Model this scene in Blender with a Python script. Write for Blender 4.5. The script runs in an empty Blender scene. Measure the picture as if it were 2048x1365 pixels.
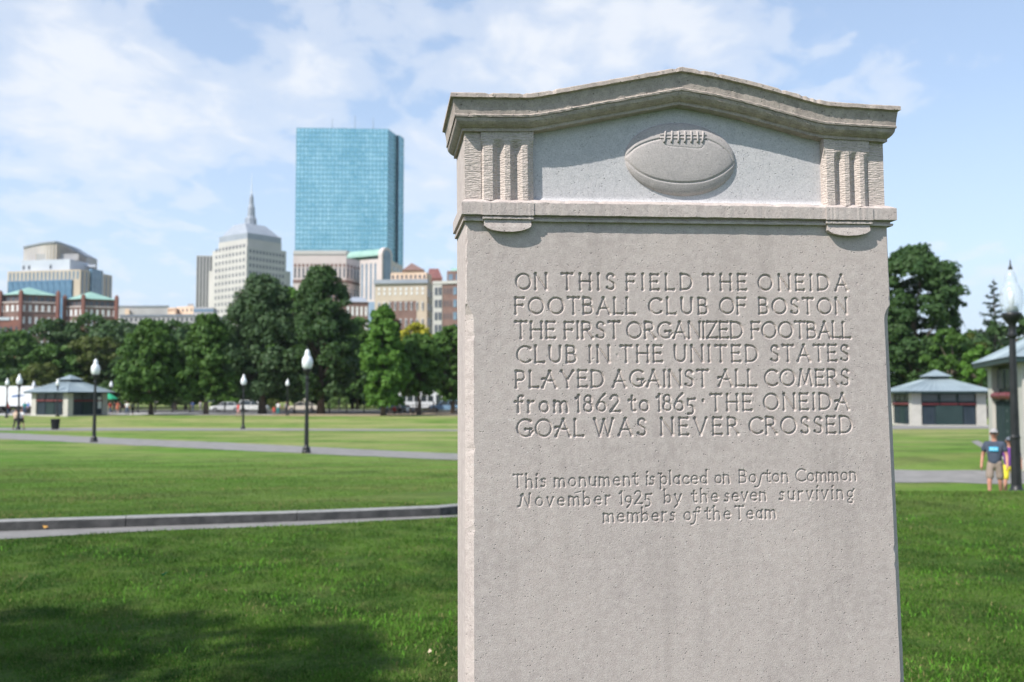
import bpy, bmesh, math, random
import numpy as np
from mathutils import Vector, Matrix, noise as mnoise
R = math.radians
random.seed(11); rng = np.random.default_rng(7)
scene = bpy.context.scene
COL = scene.collection
# ------------------------------------------------------------------ camera, world, sun
F = 1991.0; PITCH = math.atan(112.5/F); EYE = 1.6
cam_d = bpy.data.cameras.new('camera'); cam = bpy.data.objects.new('camera', cam_d); COL.objects.link(cam)
cam.location = (0, 0, EYE); cam.rotation_euler = (math.pi/2+PITCH, 0, 0)
cam_d.sensor_width = 36; cam_d.lens = 36*F/2048; cam_d.clip_start = .05; cam_d.clip_end = 8000
cam_d.dof.use_dof = True; cam_d.dof.focus_distance = 2.12; cam_d.dof.aperture_fstop = 5.6
scene.camera = cam
scene.view_settings.view_transform = 'Standard'; scene.view_settings.look = 'None'
scene.view_settings.gamma = 1; scene.view_settings.exposure = 0.42; scene.view_settings.use_curve_mapping = False
try:
    scene.cycles.use_denoising = True; scene.cycles.max_bounces = 6; scene.cycles.transparent_max_bounces = 8
    scene.cycles.volume_bounces = 0
except Exception: pass
SUN = Vector((-.545, -.43, .72)).normalized()
el = math.asin(SUN.z); az = math.atan2(SUN.x, SUN.y)
sd = bpy.data.lights.new('sun', 'SUN'); sd.energy = 4.8; sd.angle = R(.55); sd.color = (1, .955, .88)
so = bpy.data.objects.new('sun', sd); COL.objects.link(so); so.rotation_euler = SUN.to_track_quat('Z', 'Y').to_euler(); so.location = (0, 0, 60)

class NT:
    def __init__(s, tree): s.t = tree; s.n = tree.nodes; s.l = tree.links
    def add(s, kind, **kw):
        nd = s.n.new(kind)
        for k, v in kw.items():
            if k.startswith('i_'): nd.inputs[int(k[2:])].default_value = v
            else: setattr(nd, k, v)
        return nd
    def link(s, a, b): s.l.new(a, b)
    def math(s, op, a, b=None, c=None, clamp=False):
        nd = s.n.new('ShaderNodeMath'); nd.operation = op; nd.use_clamp = clamp
        for i, v in enumerate((a, b, c)):
            if v is None: continue
            if hasattr(v, 'links'): s.l.new(v, nd.inputs[i])
            else: nd.inputs[i].default_value = v
        return nd.outputs[0]
    def ramp(s, fac, stops, interp='LINEAR'):
        nd = s.n.new('ShaderNodeValToRGB'); nd.color_ramp.interpolation = interp
        e = nd.color_ramp.elements
        while len(e) < len(stops): e.new(.5)
        for i, (p, c) in enumerate(stops):
            e[i].position = p; e[i].color = (c, c, c, 1) if isinstance(c, (int, float)) else (*c[:3], 1)
        s.l.new(fac, nd.inputs[0]); return nd.outputs[0]
    def mix(s, fac, a, b, mode='MIX'):
        nd = s.n.new('ShaderNodeMix'); nd.data_type = 'RGBA'; nd.blend_type = mode; nd.clamp_factor = True
        for sock, v in ((nd.inputs[0], fac), (nd.inputs[6], a), (nd.inputs[7], b)):
            if hasattr(v, 'links'): s.l.new(v, sock)
            elif isinstance(v, (int, float)) and sock.type == 'VALUE': sock.default_value = v
            else: sock.default_value = (*v[:3], 1)
        return nd.outputs[2]
    def noise(s, vec, scale, detail=4, rough=.55, dist=0, out=0):
        nd = s.n.new('ShaderNodeTexNoise'); nd.inputs['Scale'].default_value = scale; nd.inputs['Detail'].default_value = detail
        nd.inputs['Roughness'].default_value = rough; nd.inputs['Distortion'].default_value = dist
        if vec is not None: s.l.new(vec, nd.inputs['Vector'])
        return nd.outputs[out]

def pxdir(px, py):
    a = (px-1024)/F; b = (682.5-py)/F; cp, sp = math.cos(PITCH), math.sin(PITCH)
    return Vector((a, cp-b*sp, sp+b*cp))
world = bpy.data.worlds.new('World'); scene.world = world; world.use_nodes = True
w = NT(world.node_tree); w.n.clear()
tc = w.add('ShaderNodeTexCoord'); D = tc.outputs['Generated']
sky = w.add('ShaderNodeTexSky', sky_type='NISHITA', sun_disc=False, sun_elevation=el, sun_rotation=az, air_density=1.0, dust_density=.6, ozone_density=1.0)
sx = w.add('ShaderNodeSeparateXYZ'); w.link(D, sx.inputs[0])
zc = w.math('MAXIMUM', sx.outputs[2], 0)
den = w.math('ADD', zc, .22)
cx = w.add('ShaderNodeCombineXYZ'); w.link(w.math('DIVIDE', sx.outputs[0], den), cx.inputs[0]); w.link(w.math('MULTIPLY', w.math('DIVIDE', sx.outputs[1], den), .8), cx.inputs[1])
n1 = w.noise(cx.outputs[0], 2.2, 8, .55, .25)
n2 = w.noise(cx.outputs[0], 9.5, 8, .55, .35)
nn = w.math('ADD', w.math('MULTIPLY', n1, .55), w.math('MULTIPLY', n2, .45))
# cloud banks that stand in given directions of the sky (wide soft coverage), plus the same noise all round
def bank(px, py, sharp, amount):
    d = pxdir(px, py).normalized()
    vm = w.add('ShaderNodeVectorMath', operation='DOT_PRODUCT'); w.link(D, vm.inputs[0]); vm.inputs[1].default_value = d
    k = w.math('SUBTRACT', 1, vm.outputs['Value'])
    return w.math('MULTIPLY', w.math('EXPONENT', w.math('MULTIPLY', k, -sharp)), amount)
cov = None
for b in ((60, 110, 500, .09), (150, 130, 800, .06), (40, 260, 400, .05), (270, 165, 900, .13), (470, 215, 1200, .12), (620, 165, 900, .13), (380, 185, 500, .06), (760, 60, 260, .05), (1150, 70, 260, .14), (1480, 50, 380, .14), (1320, 90, 500, .06), (880, 330, 700, .09), (1040, 130, 500, .05), (120, 340, 300, .05), (1785, 195, 3500, .12), (1750, 112, 6000, .07), (1850, 60, 160, -.09), (400, 60, 700, -.14), (1900, 330, 130, -.06), (60, 20, 2500, .03)):
    o = bank(*b); cov = o if cov is None else w.math('ADD', cov, o)
mask = w.ramp(w.math('ADD', nn, cov), [(.49, 0), (.58, .42), (.74, .92)], 'EASE')
veil = w.ramp(zc, [(0, .90), (.07, .78), (.16, .52), (.3, .34), (.6, .2), (1, .1)], 'EASE')
mask2 = w.math('MULTIPLY', mask, .92, clamp=True)
bgs = w.add('ShaderNodeBackground'); bgs.inputs[1].default_value = .145; w.link(sky.outputs[0], bgs.inputs[0])
bgv = w.add('ShaderNodeBackground'); bgv.inputs[0].default_value = (.56, .68, .88, 1); bgv.inputs[1].default_value = .93
bgc = w.add('ShaderNodeBackground'); bgc.inputs[1].default_value = .81
w.link(w.mix(w.noise(cx.outputs[0], 3.0, 5), (.80, .85, .93), (.96, .97, .99)), bgc.inputs[0])
m1 = w.add('ShaderNodeMixShader'); w.link(veil, m1.inputs[0]); w.link(bgs.outputs[0], m1.inputs[1]); w.link(bgv.outputs[0], m1.inputs[2])
m2 = w.add('ShaderNodeMixShader'); w.link(mask2, m2.inputs[0]); w.link(m1.outputs[0], m2.inputs[1]); w.link(bgc.outputs[0], m2.inputs[2])
wo = w.add('ShaderNodeOutputWorld'); w.link(m2.outputs[0], wo.inputs[0])

# ------------------------------------------------------------------ placing helpers
def at(px, py, Y):
    d = pxdir(px, py); return Vector((0, 0, EYE)) + d*(Y/d.y)
def plx(px, Y): return (px-1024)/F*(Y*math.cos(PITCH))   # plan x for a picture column (near the horizon)
def smooth_tab(kn):
    xs = np.arange(-60, 6001, .5); h = np.interp(xs, [k[0] for k in kn], [k[1] for k in kn])
    pad = np.pad(h, 6, 'edge'); h = np.convolve(pad, np.ones(13)/13, 'valid'); return xs, h
TL = smooth_tab([(-60, 0), (10.5, 0), (13, 0), (42.5, -.8), (54, -.78), (80, -1.0), (100, -.85), (119, -.62), (135, -.58), (150, -.5), (6000, -.5)])
TR = smooth_tab([(-60, 0), (13, 0), (16, .07), (18.2, .12), (20, -.45), (22, -.98), (26, -.93), (29.5, -.72), (33, -.35), (45, -.5), (83, -.77), (119, -.62), (150, -.5), (6000, -.5)])
def gzv(x, y):
    x = np.asarray(x, float); y = np.asarray(y, float)
    t = np.clip((x-2)/4.5, 0, 1); t = t*t*(3-2*t)
    return np.interp(y, *TL)*(1-t) + np.interp(y, *TR)*t
def gz(x, y): return float(gzv(x, y))

# ------------------------------------------------------------------ mesh helpers
class MB:
    def __init__(s): s.v = []; s.f = []
    def add(s, vs, fs):
        o = len(s.v); s.v += [tuple(v) for v in vs]; s.f += [tuple(i+o for i in f) for f in fs]; return s
    def box(s, x0, x1, y0, y1, z0, z1, M=None):
        vs = [Vector(p) for p in ((x0, y0, z0), (x1, y0, z0), (x1, y1, z0), (x0, y1, z0), (x0, y0, z1), (x1, y0, z1), (x1, y1, z1), (x0, y1, z1))]
        if M is not None: vs = [M @ v for v in vs]
        return s.add(vs, [(0, 3, 2, 1), (4, 5, 6, 7), (0, 1, 5, 4), (1, 2, 6, 5), (2, 3, 7, 6), (3, 0, 4, 7)])
    def prism(s, poly, z0, z1):
        n = len(poly); a = sum(poly[i][0]*poly[(i+1) % n][1]-poly[(i+1) % n][0]*poly[i][1] for i in range(n))
        if a < 0: poly = poly[::-1]
        vs = [(p[0], p[1], z0) for p in poly] + [(p[0], p[1], z1) for p in poly]
        return s.add(vs, [tuple(range(n))[::-1], tuple(range(n, 2*n))] + [(i, (i+1) % n, n+(i+1) % n, n+i) for i in range(n)])
    def frustum(s, p0, z0, p1, z1):
        n = len(p0); vs = [(p[0], p[1], z0) for p in p0] + [(p[0], p[1], z1) for p in p1]
        return s.add(vs, [tuple(range(n))[::-1], tuple(range(n, 2*n))] + [(i, (i+1) % n, n+(i+1) % n, n+i) for i in range(n)])
    def tube(s, pts, rad, n=8, caps=True):
        pts = [Vector(p) for p in pts]; o = len(s.v); k = len(pts)
        if not hasattr(rad, '__len__'): rad = [rad]*k
        up = Vector((0, 0, 1)); prev = None
        for i, p in enumerate(pts):
            t = (pts[min(i+1, k-1)]-pts[max(i-1, 0)]).normalized()
            a = prev if prev is not None else (up if abs(t.z) < .9 else Vector((1, 0, 0)))
            u = (a - t*a.dot(t)).normalized(); v = t.cross(u); prev = u
            for j in range(n):
                q = 2*math.pi*j/n; s.v.append(tuple(p + (u*math.cos(q)+v*math.sin(q))*rad[i]))
        for i in range(k-1):
            for j in range(n):
                a = o+i*n+j; b = o+i*n+(j+1) % n; s.f.append((a, b, b+n, a+n))
        if caps:
            s.f.append(tuple(range(o, o+n))[::-1]); s.f.append(tuple(range(o+(k-1)*n, o+k*n)))
        return s
    def lathe(s, prof, n=16, c=(0, 0, 0)):
        o = len(s.v); k = len(prof)
        for r, z in prof:
            for j in range(n):
                q = 2*math.pi*j/n; s.v.append((c[0]+r*math.cos(q), c[1]+r*math.sin(q), c[2]+z))
        for i in range(k-1):
            for j in range(n):
                a = o+i*n+j; b = o+i*n+(j+1) % n; s.f.append((a, b, b+n, a+n))
        s.f.append(tuple(range(o, o+n))[::-1]); s.f.append(tuple(range(o+(k-1)*n, o+k*n)))
        return s
    def mesh(s, name, mat=None, smooth=False):
        me = bpy.data.meshes.new(name); me.from_pydata(s.v, [], s.f); me.update()
        if mat: me.materials.append(mat)
        if smooth: me.shade_smooth()
        return me
    def obj(s, name, mat, parent=None, smooth=False, label=None):
        return link(name, s.mesh(name, mat, smooth), parent, label)
def link(name, me, parent=None, label=None):
    o = bpy.data.objects.new(name, me); COL.objects.link(o); o.parent = parent
    if label: o['label'] = label
    return o
def npmesh(name, V, Fq, mat, smooth=False):
    """V (n,3) floats, Fq (m,k) ints, every face with k corners"""
    me = bpy.data.meshes.new(name); V = np.ascontiguousarray(V, np.float32); Fq = np.ascontiguousarray(Fq, np.int32)
    m, k = Fq.shape
    me.vertices.add(len(V)); me.vertices.foreach_set('co', V.ravel())
    me.loops.add(m*k); me.loops.foreach_set('vertex_index', Fq.ravel())
    me.polygons.add(m); me.polygons.foreach_set('loop_start', np.arange(0, m*k, k, dtype=np.int32))
    try: me.polygons.foreach_set('loop_total', np.full(m, k, np.int32))
    except Exception: pass
    me.update(calc_edges=True); me.validate()
    me.materials.append(mat)
    if smooth: me.shade_smooth()
    return me
def thing(name, label, cat, loc=(0, 0, 0), rz=0, group=None):
    o = bpy.data.objects.new(name, None); COL.objects.link(o); o.location = loc; o.rotation_euler = (0, 0, rz)
    o.empty_display_size = .2; return tag(o, label, cat, group)
def tag(o, label=None, cat=None, group=None, kind=None):
    if label: o['label'] = label
    if cat: o['category'] = cat
    if group: o['group'] = group
    if kind: o['kind'] = kind
    return o
def copy_tree(o, parent=None):
    c = o.copy(); COL.objects.link(c); c.parent = parent
    for ch in list(o.children): copy_tree(ch, c)
    return c

# ------------------------------------------------------------------ materials
MATS = {}
def M(name, c1, c2=None, scale=3, rough=.7, bump=0, bscale=40, metal=0, spec=.4, detail=5, coat=0, lo=.35, hi=.65, stretch=None, trans=0):
    if name in MATS: return MATS[name]
    m = bpy.data.materials.new(name); m.use_nodes = True; t = NT(m.node_tree); t.n.clear()
    out = t.add('ShaderNodeOutputMaterial'); p = t.add('ShaderNodeBsdfPrincipled'); t.link(p.outputs[0], out.inputs[0])
    tc = t.add('ShaderNodeTexCoord'); vec = tc.outputs['Object']
    if stretch:
        mp = t.add('ShaderNodeMapping'); mp.inputs['Scale'].default_value = stretch; t.link(vec, mp.inputs[0]); vec = mp.outputs[0]
    if c2 is None: c2 = tuple(min(1, v*1.25+.01) for v in c1)
    f = t.ramp(t.noise(vec, scale, detail), [(lo, 0), (hi, 1)])
    t.link(t.mix(f, c1, c2), p.inputs['Base Color'])
    p.inputs['Roughness'].default_value = rough; p.inputs['Metallic'].default_value = metal; p.inputs['Specular IOR Level'].default_value = spec
    if coat: p.inputs['Coat Weight'].default_value = coat
    if trans: p.inputs['Transmission Weight'].default_value = trans
    if bump:
        b = t.add('ShaderNodeBump'); b.inputs['Strength'].default_value = bump; b.inputs['Distance'].default_value = .02
        t.link(t.noise(vec, bscale, 5), b.inputs['Height']); t.link(b.outputs[0], p.inputs['Normal'])
    MATS[name] = m; return m

def stone_mat(name, cA, cB, cC, pit=.5, tool=0, fine=1.0, stain=.25):
    m = bpy.data.materials.new(name); m.use_nodes = True; t = NT(m.node_tree); t.n.clear()
    out = t.add('ShaderNodeOutputMaterial'); p = t.add('ShaderNodeBsdfPrincipled'); t.link(p.outputs[0], out.inputs[0])
    vec = t.add('ShaderNodeTexCoord').outputs['Object']
    big = t.ramp(t.noise(vec, 4.5, 7, .62, .4), [(.34, 0), (.66, 1)])
    grain = t.noise(vec, 330, 3, .7); med = t.noise(vec, 60, 6, .65)
    col = t.mix(big, cA, cB)
    col = t.mix(t.ramp(med, [(.38, 0), (.70, 1)]), col, cC)
    g2 = t.ramp(grain, [(.30, .78), (.5, 1.0), (.70, 1.13)])
    col = t.mix(1.0, col, g2, 'MULTIPLY')
    # pores: sparse dark pits and small flecks of shell
    vo = t.add('ShaderNodeTexVoronoi'); vo.inputs['Scale'].default_value = 160; vo.inputs['Randomness'].default_value = 1; t.link(vec, vo.inputs['Vector'])
    gate = t.ramp(t.noise(vec, 95, 2), [(.52, 0), (.62, 1)])
    pore = t.math('MULTIPLY', t.ramp(vo.outputs['Distance'], [(.10, 1), (.30, 0)]), gate)
    col = t.mix(t.math('MULTIPLY', pore, .55), col, tuple(c*.42 for c in cA))
    vo2 = t.add('ShaderNodeTexVoronoi'); vo2.inputs['Scale'].default_value = 75; t.link(vec, vo2.inputs['Vector'])
    fleck = t.math('MULTIPLY', t.ramp(vo2.outputs['Distance'], [(.05, 1), (.16, 0)]), t.ramp(t.noise(vec, 22, 2), [(.56, 0), (.62, 1)]))
    col = t.mix(t.math('MULTIPLY', fleck, .5), col, (.72, .70, .67))
    mp = t.add('ShaderNodeMapping'); mp.inputs['Scale'].default_value = (1, 1, .12); t.link(vec, mp.inputs[0])
    streak = t.ramp(t.noise(mp.outputs[0], 16, 6, .6), [(.5, 0), (.78, 1)])
    col = t.mix(t.math('MULTIPLY', streak, stain), col, tuple(c*.62 for c in cA))
    t.link(col, p.inputs['Base Color']); p.inputs['Roughness'].default_value = .86; p.inputs['Specular IOR Level'].default_value = .25
    h = t.math('ADD', t.math('MULTIPLY', grain, .35*fine), t.math('MULTIPLY', med, .38))
    h = t.math('SUBTRACT', h, t.math('MULTIPLY', pore, pit))
    h = t.math('ADD', h, t.math('MULTIPLY', t.noise(vec, 14, 3), .5))
    if tool:
        mp = t.add('ShaderNodeMapping'); mp.inputs['Scale'].default_value = (.16, .16, 1); t.link(vec, mp.inputs[0])
        h = t.math('ADD', h, t.math('MULTIPLY', t.ramp(t.noise(mp.outputs[0], 400, 2, .5, .3), [(.35, 0), (.65, 1)]), tool))
    b = t.add('ShaderNodeBump'); b.inputs['Strength'].default_value = .8; b.inputs['Distance'].default_value = .0022
    t.link(h, b.inputs['Height']); t.link(b.outputs[0], p.inputs['Normal'])
    MATS[name] = m; return m
ST = stone_mat('limestone', (.480, .412, .385), (.410, .352, .335), (.53, .468, .438), stain=.38)
ST_W = stone_mat('weathered_limestone', (.43, .365, .325), (.31, .265, .24), (.51, .435, .385), pit=1.2, stain=.45)
ST_T = stone_mat('tooled_limestone', (.545, .468, .43), (.47, .405, .375), (.60, .52, .475), tool=.8)
ST_P = stone_mat('honed_limestone', (.51, .495, .505), (.46, .45, .465), (.55, .53, .54), stain=.08)
ST_B = stone_mat('rubbed_limestone', (.42, .385, .375), (.385, .355, .35), (.45, .41, .40), pit=.2, fine=.6, stain=.05)

# ------------------------------------------------------------------ ground
def lawn_mat(name, blades=False):
    m = bpy.data.materials.new(name); m.use_nodes = True; t = NT(m.node_tree); t.n.clear()
    out = t.add('ShaderNodeOutputMaterial'); p = t.add('ShaderNodeBsdfPrincipled')
    vec = t.add('ShaderNodeTexCoord').outputs['Object']
    sp = t.add('ShaderNodeSeparateXYZ'); t.link(vec, sp.inputs[0])
    mp = t.add('ShaderNodeMapping'); mp.inputs['Rotation'].default_value = (0, 0, R(28)); mp.inputs['Scale'].default_value = (.35, 1.1, 1); t.link(vec, mp.inputs[0])
    patch = t.ramp(t.noise(vec, .9, 8, .72, .6), [(.42, 0), (.58, 1)])
    swath = t.ramp(t.noise(mp.outputs[0], .42, 5, .6), [(.38, 0), (.62, 1)])
    fine = t.noise(vec, 26 if not blades else 34, 6, .75)
    if blades: A, B, C = (.026, .088, .012), (.078, .180, .022), (.20, .25, .08)
    else: A, B, C = (.050, .105, .016), (.095, .170, .028), (.20, .215, .07)
    near = t.mix(patch, A, B)
    near = t.mix(t.math('MULTIPLY', t.ramp(t.noise(vec, 2.3, 6, .7), [(.5, 0), (.75, 1)]), .55), near, C)
    # the lawn beyond the kerb is drier and yellower with distance
    dry = t.mix(swath, (.085, .185, .022), (.175, .245, .058))
    dry = t.mix(t.ramp(t.noise(vec, .38, 9, .72), [(.46, 0), (.58, .8)]), dry, (.065, .118, .022))
    far = t.ramp(t.math('DIVIDE', sp.outputs[1], 100), [(.35, .25), (.62, 1)])
    dp = t.math('MULTIPLY', t.ramp(t.noise(mp.outputs[0], .20, 9, .74), [(.44, 0), (.56, 1)]), far)
    dry = t.mix(t.math('MULTIPLY', dp, .85), dry, (.33, .285, .14))
    strp = t.add('ShaderNodeTexWave'); strp.inputs['Scale'].default_value = .17; strp.inputs['Distortion'].default_value = 1.2; t.link(mp.outputs[0], strp.inputs[0])
    dry = t.mix(t.math('MULTIPLY', t.ramp(strp.outputs[1], [(.3, 0), (.7, 1)]), .30), dry, (.13, .30, .035))
    d1 = t.ramp(t.math('DIVIDE', sp.outputs[1], 100), [(.11, .0), (.17, .55), (.34, 1)])
    col = t.mix(d1, near, dry)
    col = t.mix(1, col, t.ramp(fine, [(.30, .5 if blades else .62), (.5, 1), (.72, 1.6 if blades else 1.45)]), 'MULTIPLY')
    if blades:
        rn = t.noise(vec, 140, 1); col = t.mix(t.ramp(rn, [(.58, 0), (.68, .8)]), col, (.33, .30, .13))
    t.link(col, p.inputs['Base Color']); p.inputs['Roughness'].default_value = .8; p.inputs['Specular IOR Level'].default_value = .08
    if blades:
        tr = t.add('ShaderNodeBsdfTranslucent'); t.link(col, tr.inputs[0]); mx = t.add('ShaderNodeMixShader'); mx.inputs[0].default_value = .35
        t.link(p.outputs[0], mx.inputs[1]); t.link(tr.outputs[0], mx.inputs[2]); t.link(mx.outputs[0], out.inputs[0])
    else:
        b = t.add('ShaderNodeBump'); b.inputs['Strength'].default_value = 1; b.inputs['Distance'].default_value = .09
        t.link(t.math('ADD', t.noise(vec, 9, 8, .75), t.math('MULTIPLY', t.noise(vec, 1.3, 4), .8)), b.inputs['Height']); t.link(b.outputs[0], p.inputs['Normal'])
        t.link(p.outputs[0], out.inputs[0])
    MATS[name] = m; return m
LAWN = lawn_mat('lawn_turf'); BLADE = lawn_mat('grass_blades', True)
def grid_sheet(name, xs, ys, mat, zf, smooth=True):
    X, Y = np.meshgrid(xs, ys); Z = zf(X, Y); V = np.stack([X, Y, Z], -1).reshape(-1, 3); nx, ny = len(xs), len(ys)
    i = np.arange(nx-1)[None, :] + np.arange(ny-1)[:, None]*nx; Fq = np.stack([i, i+1, i+1+nx, i+nx], -1).reshape(-1, 4)
    return link(name, npmesh(name, V, Fq, mat, smooth))
gx = np.unique(np.concatenate([[-4500, -1500, -600, -300, -200, -150, -120], np.arange(-100, 101, 4.), np.arange(-24, 24, .8), [120, 150, 200, 300, 600, 1500, 4500]]))
gy = np.unique(np.concatenate([[-600, -100, -50, -30, -15], np.arange(-8, 60, .5), np.arange(60, 165, 2.5), [180, 220, 300, 500, 900, 1500, 5200]]))
lawn = grid_sheet('lawn', gx, gy, LAWN, gzv); tag(lawn, kind='structure')

ASPH = M('path_asphalt', (.18, .175, .17), (.235, .228, .22), 2.2, .9, .5, 90)
STREET = M('street_asphalt', (.07, .07, .07), (.10, .10, .10), 3, .9, .3, 30)
DIRT = M('bare_earth', (.24, .18, .12), (.34, .27, .18), 2, .95, .5, 20)
def strip(name, left, right, mat, off=.006, n=60, cross=4, skirt=0):
    """sheet between two polylines (plan points) draped over the ground"""
    def res(pl, n):
        pl = np.array(pl, float); d = np.r_[0, np.cumsum(np.hypot(*np.diff(pl, axis=0).T))]; s = np.linspace(0, d[-1], n)
        return np.stack([np.interp(s, d, pl[:, 0]), np.interp(s, d, pl[:, 1])], -1)
    a = res(left, n); b = res(right, n)
    if mat is ASPH:
        for arr in (a, b): wv_ = np.convolve(rng.normal(0, 1, n+4), np.ones(3)/3, 'same')[2:-2]; arr += (wv_*.0035*np.abs(arr[:, 1]))[:, None]*np.array([[.3, .8]])*(np.abs(arr[:, 1]) > 22)[:, None]
    k = np.linspace(0, 1, cross+1)[None, :, None]
    P = a[:, None, :]*(1-k)+b[:, None, :]*k; Z = gzv(P[..., 0], P[..., 1]) + off
    V = np.concatenate([P, Z[..., None]], -1).reshape(-1, 3); c = cross+1
    i = np.arange(cross)[None, :]+np.arange(n-1)[:, None]*c; Fq = np.stack([i, i+1, i+1+c, i+c], -1).reshape(-1, 4)
    me = npmesh(name, V, Fq, mat, True)
    bm = bmesh.new(); bm.from_mesh(me); bmesh.ops.recalc_face_normals(bm, faces=bm.faces)
    if bm.faces and sum(f.normal.z for f in bm.faces) < 0: bmesh.ops.reverse_faces(bm, faces=bm.faces)
    bm.to_mesh(me); bm.free()
    o = link(name, me); tag(o, kind='structure'); return o
def gpt(px, py, Y0):
    """ground point seen at a picture position (starting guess Y0)"""
    d = pxdir(px, py)
    best = None
    for Y in np.linspace(Y0*.6, Y0*1.5, 1200):
        p = Vector((0, 0, EYE))+d*(Y/d.y); e = p.z-gz(p.x, p.y)
        if e <= 0: return (p.x, p.y)
    return (p.x, p.y)
# near path with granite kerb on its far side; it bends away behind the stone to meet the middle path
near_edge = [gpt(-500, 1104, 10), gpt(-200, 1090, 10.5), gpt(0, 1080, 11), gpt(300, 1063, 12), gpt(600, 1052, 12.5), gpt(915, 1035, 13)]
kerb_face = [gpt(-500, 1076, 11), gpt(-200, 1069, 11), gpt(0, 1064, 12), gpt(300, 1054, 12), gpt(600, 1044, 12.7), gpt(915, 1031.5, 13.5)]
near_edge += [(1.4, 15.2), (4.6, 19.5), (7.2, 26.0), (9.4, 36.0)]
kerb_face += [(0.6, 15.7), (3.6, 20.0), (6.0, 26.5), (7.9, 36.5)]
path1 = strip('footpath', near_edge, kerb_face, ASPH, .006, 140, 5)
# middle path and far path (left), path (right)
mid_f = [gpt(-300, 854, 75), gpt(0, 866, 70), gpt(300, 880, 55), gpt(600, 893, 48), gpt(912, 908, 42), (3.0, 37.2), (9.0, 31.3), gpt(1800, 941, 31), gpt(2100, 943, 30)]
mid_n = [gpt(-300, 866, 68), gpt(0, 879, 62), gpt(300, 893, 50), gpt(600, 907, 44), gpt(912, 921, 40), (2.2, 34.5), (8.0, 28.6), gpt(1800, 966, 28), gpt(2100, 969, 27)]
strip('footpath', mid_f, mid_n, ASPH, .012, 220, 5)
far_f = [gpt(-300, 857, 85), gpt(0, 856.5, 85), gpt(300, 857, 82), gpt(600, 858, 80), gpt(930, 860, 78), (6, 74)]
far_n = [gpt(-300, 863, 80), gpt(0, 862, 80), gpt(300, 862, 78), gpt(600, 862, 77), gpt(930, 863, 76), (6, 72)]
strip('footpath', far_f, far_n, ASPH, .02, 120, 4)
strip('footpath', [gpt(1700, 853, 80), gpt(1800, 851, 80), gpt(1980, 850, 78), gpt(2200, 848, 78)], [gpt(1700, 861, 76), gpt(1800, 859, 76), gpt(1980, 858, 76), gpt(2200, 857, 76)], ASPH, .02, 60, 4)
strip('footpath', [gpt(1942, 884, 40), gpt(1975, 903, 34), gpt(2010, 925, 31)], [gpt(1956, 882, 41), gpt(1990, 899, 35), gpt(2030, 921, 32)], ASPH, .015, 30, 4)
strip('plaza_paving', [(-95, 122), (-66, 120), (-40, 123), (-30, 124)], [(-95, 138), (-66, 138), (-40, 138), (-30, 138)], M('plaza_concrete', (.34, .33, .31), (.42, .41, .39), 2, .9), .02, 40, 6)
strip('bare_earth', [(-44, 122), (-25, 119), (-8, 118.5), (10, 121)], [(-44, 137), (-25, 137), (-8, 137), (10, 137)], DIRT, .014, 60, 6)
strip('street', [(-300, 141), (0, 141), (300, 141)], [(-300, 158), (0, 158), (300, 158)], STREET, .02, 80, 4)
strip('sidewalk', [(-300, 138.2), (300, 138.2)], [(-300, 141), (300, 141)], M('sidewalk_concrete', (.32, .31, .30), (.4, .39, .37), 2, .9), .12, 80, 2)
strip('street_kerb', [(-300, 140.9), (300, 140.9)], [(-300, 141.05), (300, 141.05)], M('kerb_granite', (.22, .22, .22), (.29, .29, .285), 9, .8, .4, 60), .14, 80, 1)
strip('sidewalk', [(-300, 158), (300, 158)], [(-300, 162), (300, 162)], MATS['sidewalk_concrete'], .12, 80, 2)
# kerb of single granite stones
KERB = MATS['kerb_granite']; KERB_F = M('shaded_face_granite', (.05, .05, .05), (.095, .092, .09), 7, .85, .5, 50)  # darker granite paints the shade on the stones' front faces
kerb = thing('kerb', 'low grey granite kerb along the far edge of the nearest path', 'kerb', (0, 0, 0)); kerb['kind'] = 'structure'; del kerb['category']
kf = np.array(kerb_face); kd = np.r_[0, np.cumsum(np.hypot(*np.diff(kf, axis=0).T))]
def kp(s): return Vector((np.interp(s, kd, kf[:, 0]), np.interp(s, kd, kf[:, 1])))
ks = .35; ki = 0; KW = .17
while ks < kd[-1]-2:
    L = random.uniform(1.75, 2.1); a, b = kp(ks), kp(ks+L-.012); t = (b-a).normalized(); nrm = Vector((-t.y, t.x))
    jit = random.uniform(-.006, .006); mb = MB(); N = 5; prof = [(0, -.15), (.004, .112), (.016, .128), (KW-.01, .13), (KW, .12), (KW, -.15)]
    for i in range(N+1):
        q = a.lerp(b, i/N); zb = gz(q.x, q.y)
        for (o, h) in prof:
            pp = q+nrm*(o+jit+random.uniform(-.0025, .0025)); mb.v.append((pp.x, pp.y, zb+h+random.uniform(-.002, .002)))
    m_ = len(prof)
    for i in range(N):
        for j in range(m_-1): mb.f.append((i*m_+j, (i+1)*m_+j, (i+1)*m_+j+1, i*m_+j+1))
    mb.f.append(tuple(range(m_))); mb.f.append(tuple(range(N*m_, (N+1)*m_))[::-1])
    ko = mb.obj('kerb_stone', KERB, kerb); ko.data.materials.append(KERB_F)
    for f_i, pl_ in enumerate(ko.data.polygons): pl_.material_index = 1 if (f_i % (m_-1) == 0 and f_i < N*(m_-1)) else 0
    ks += L; ki += 1
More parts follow.
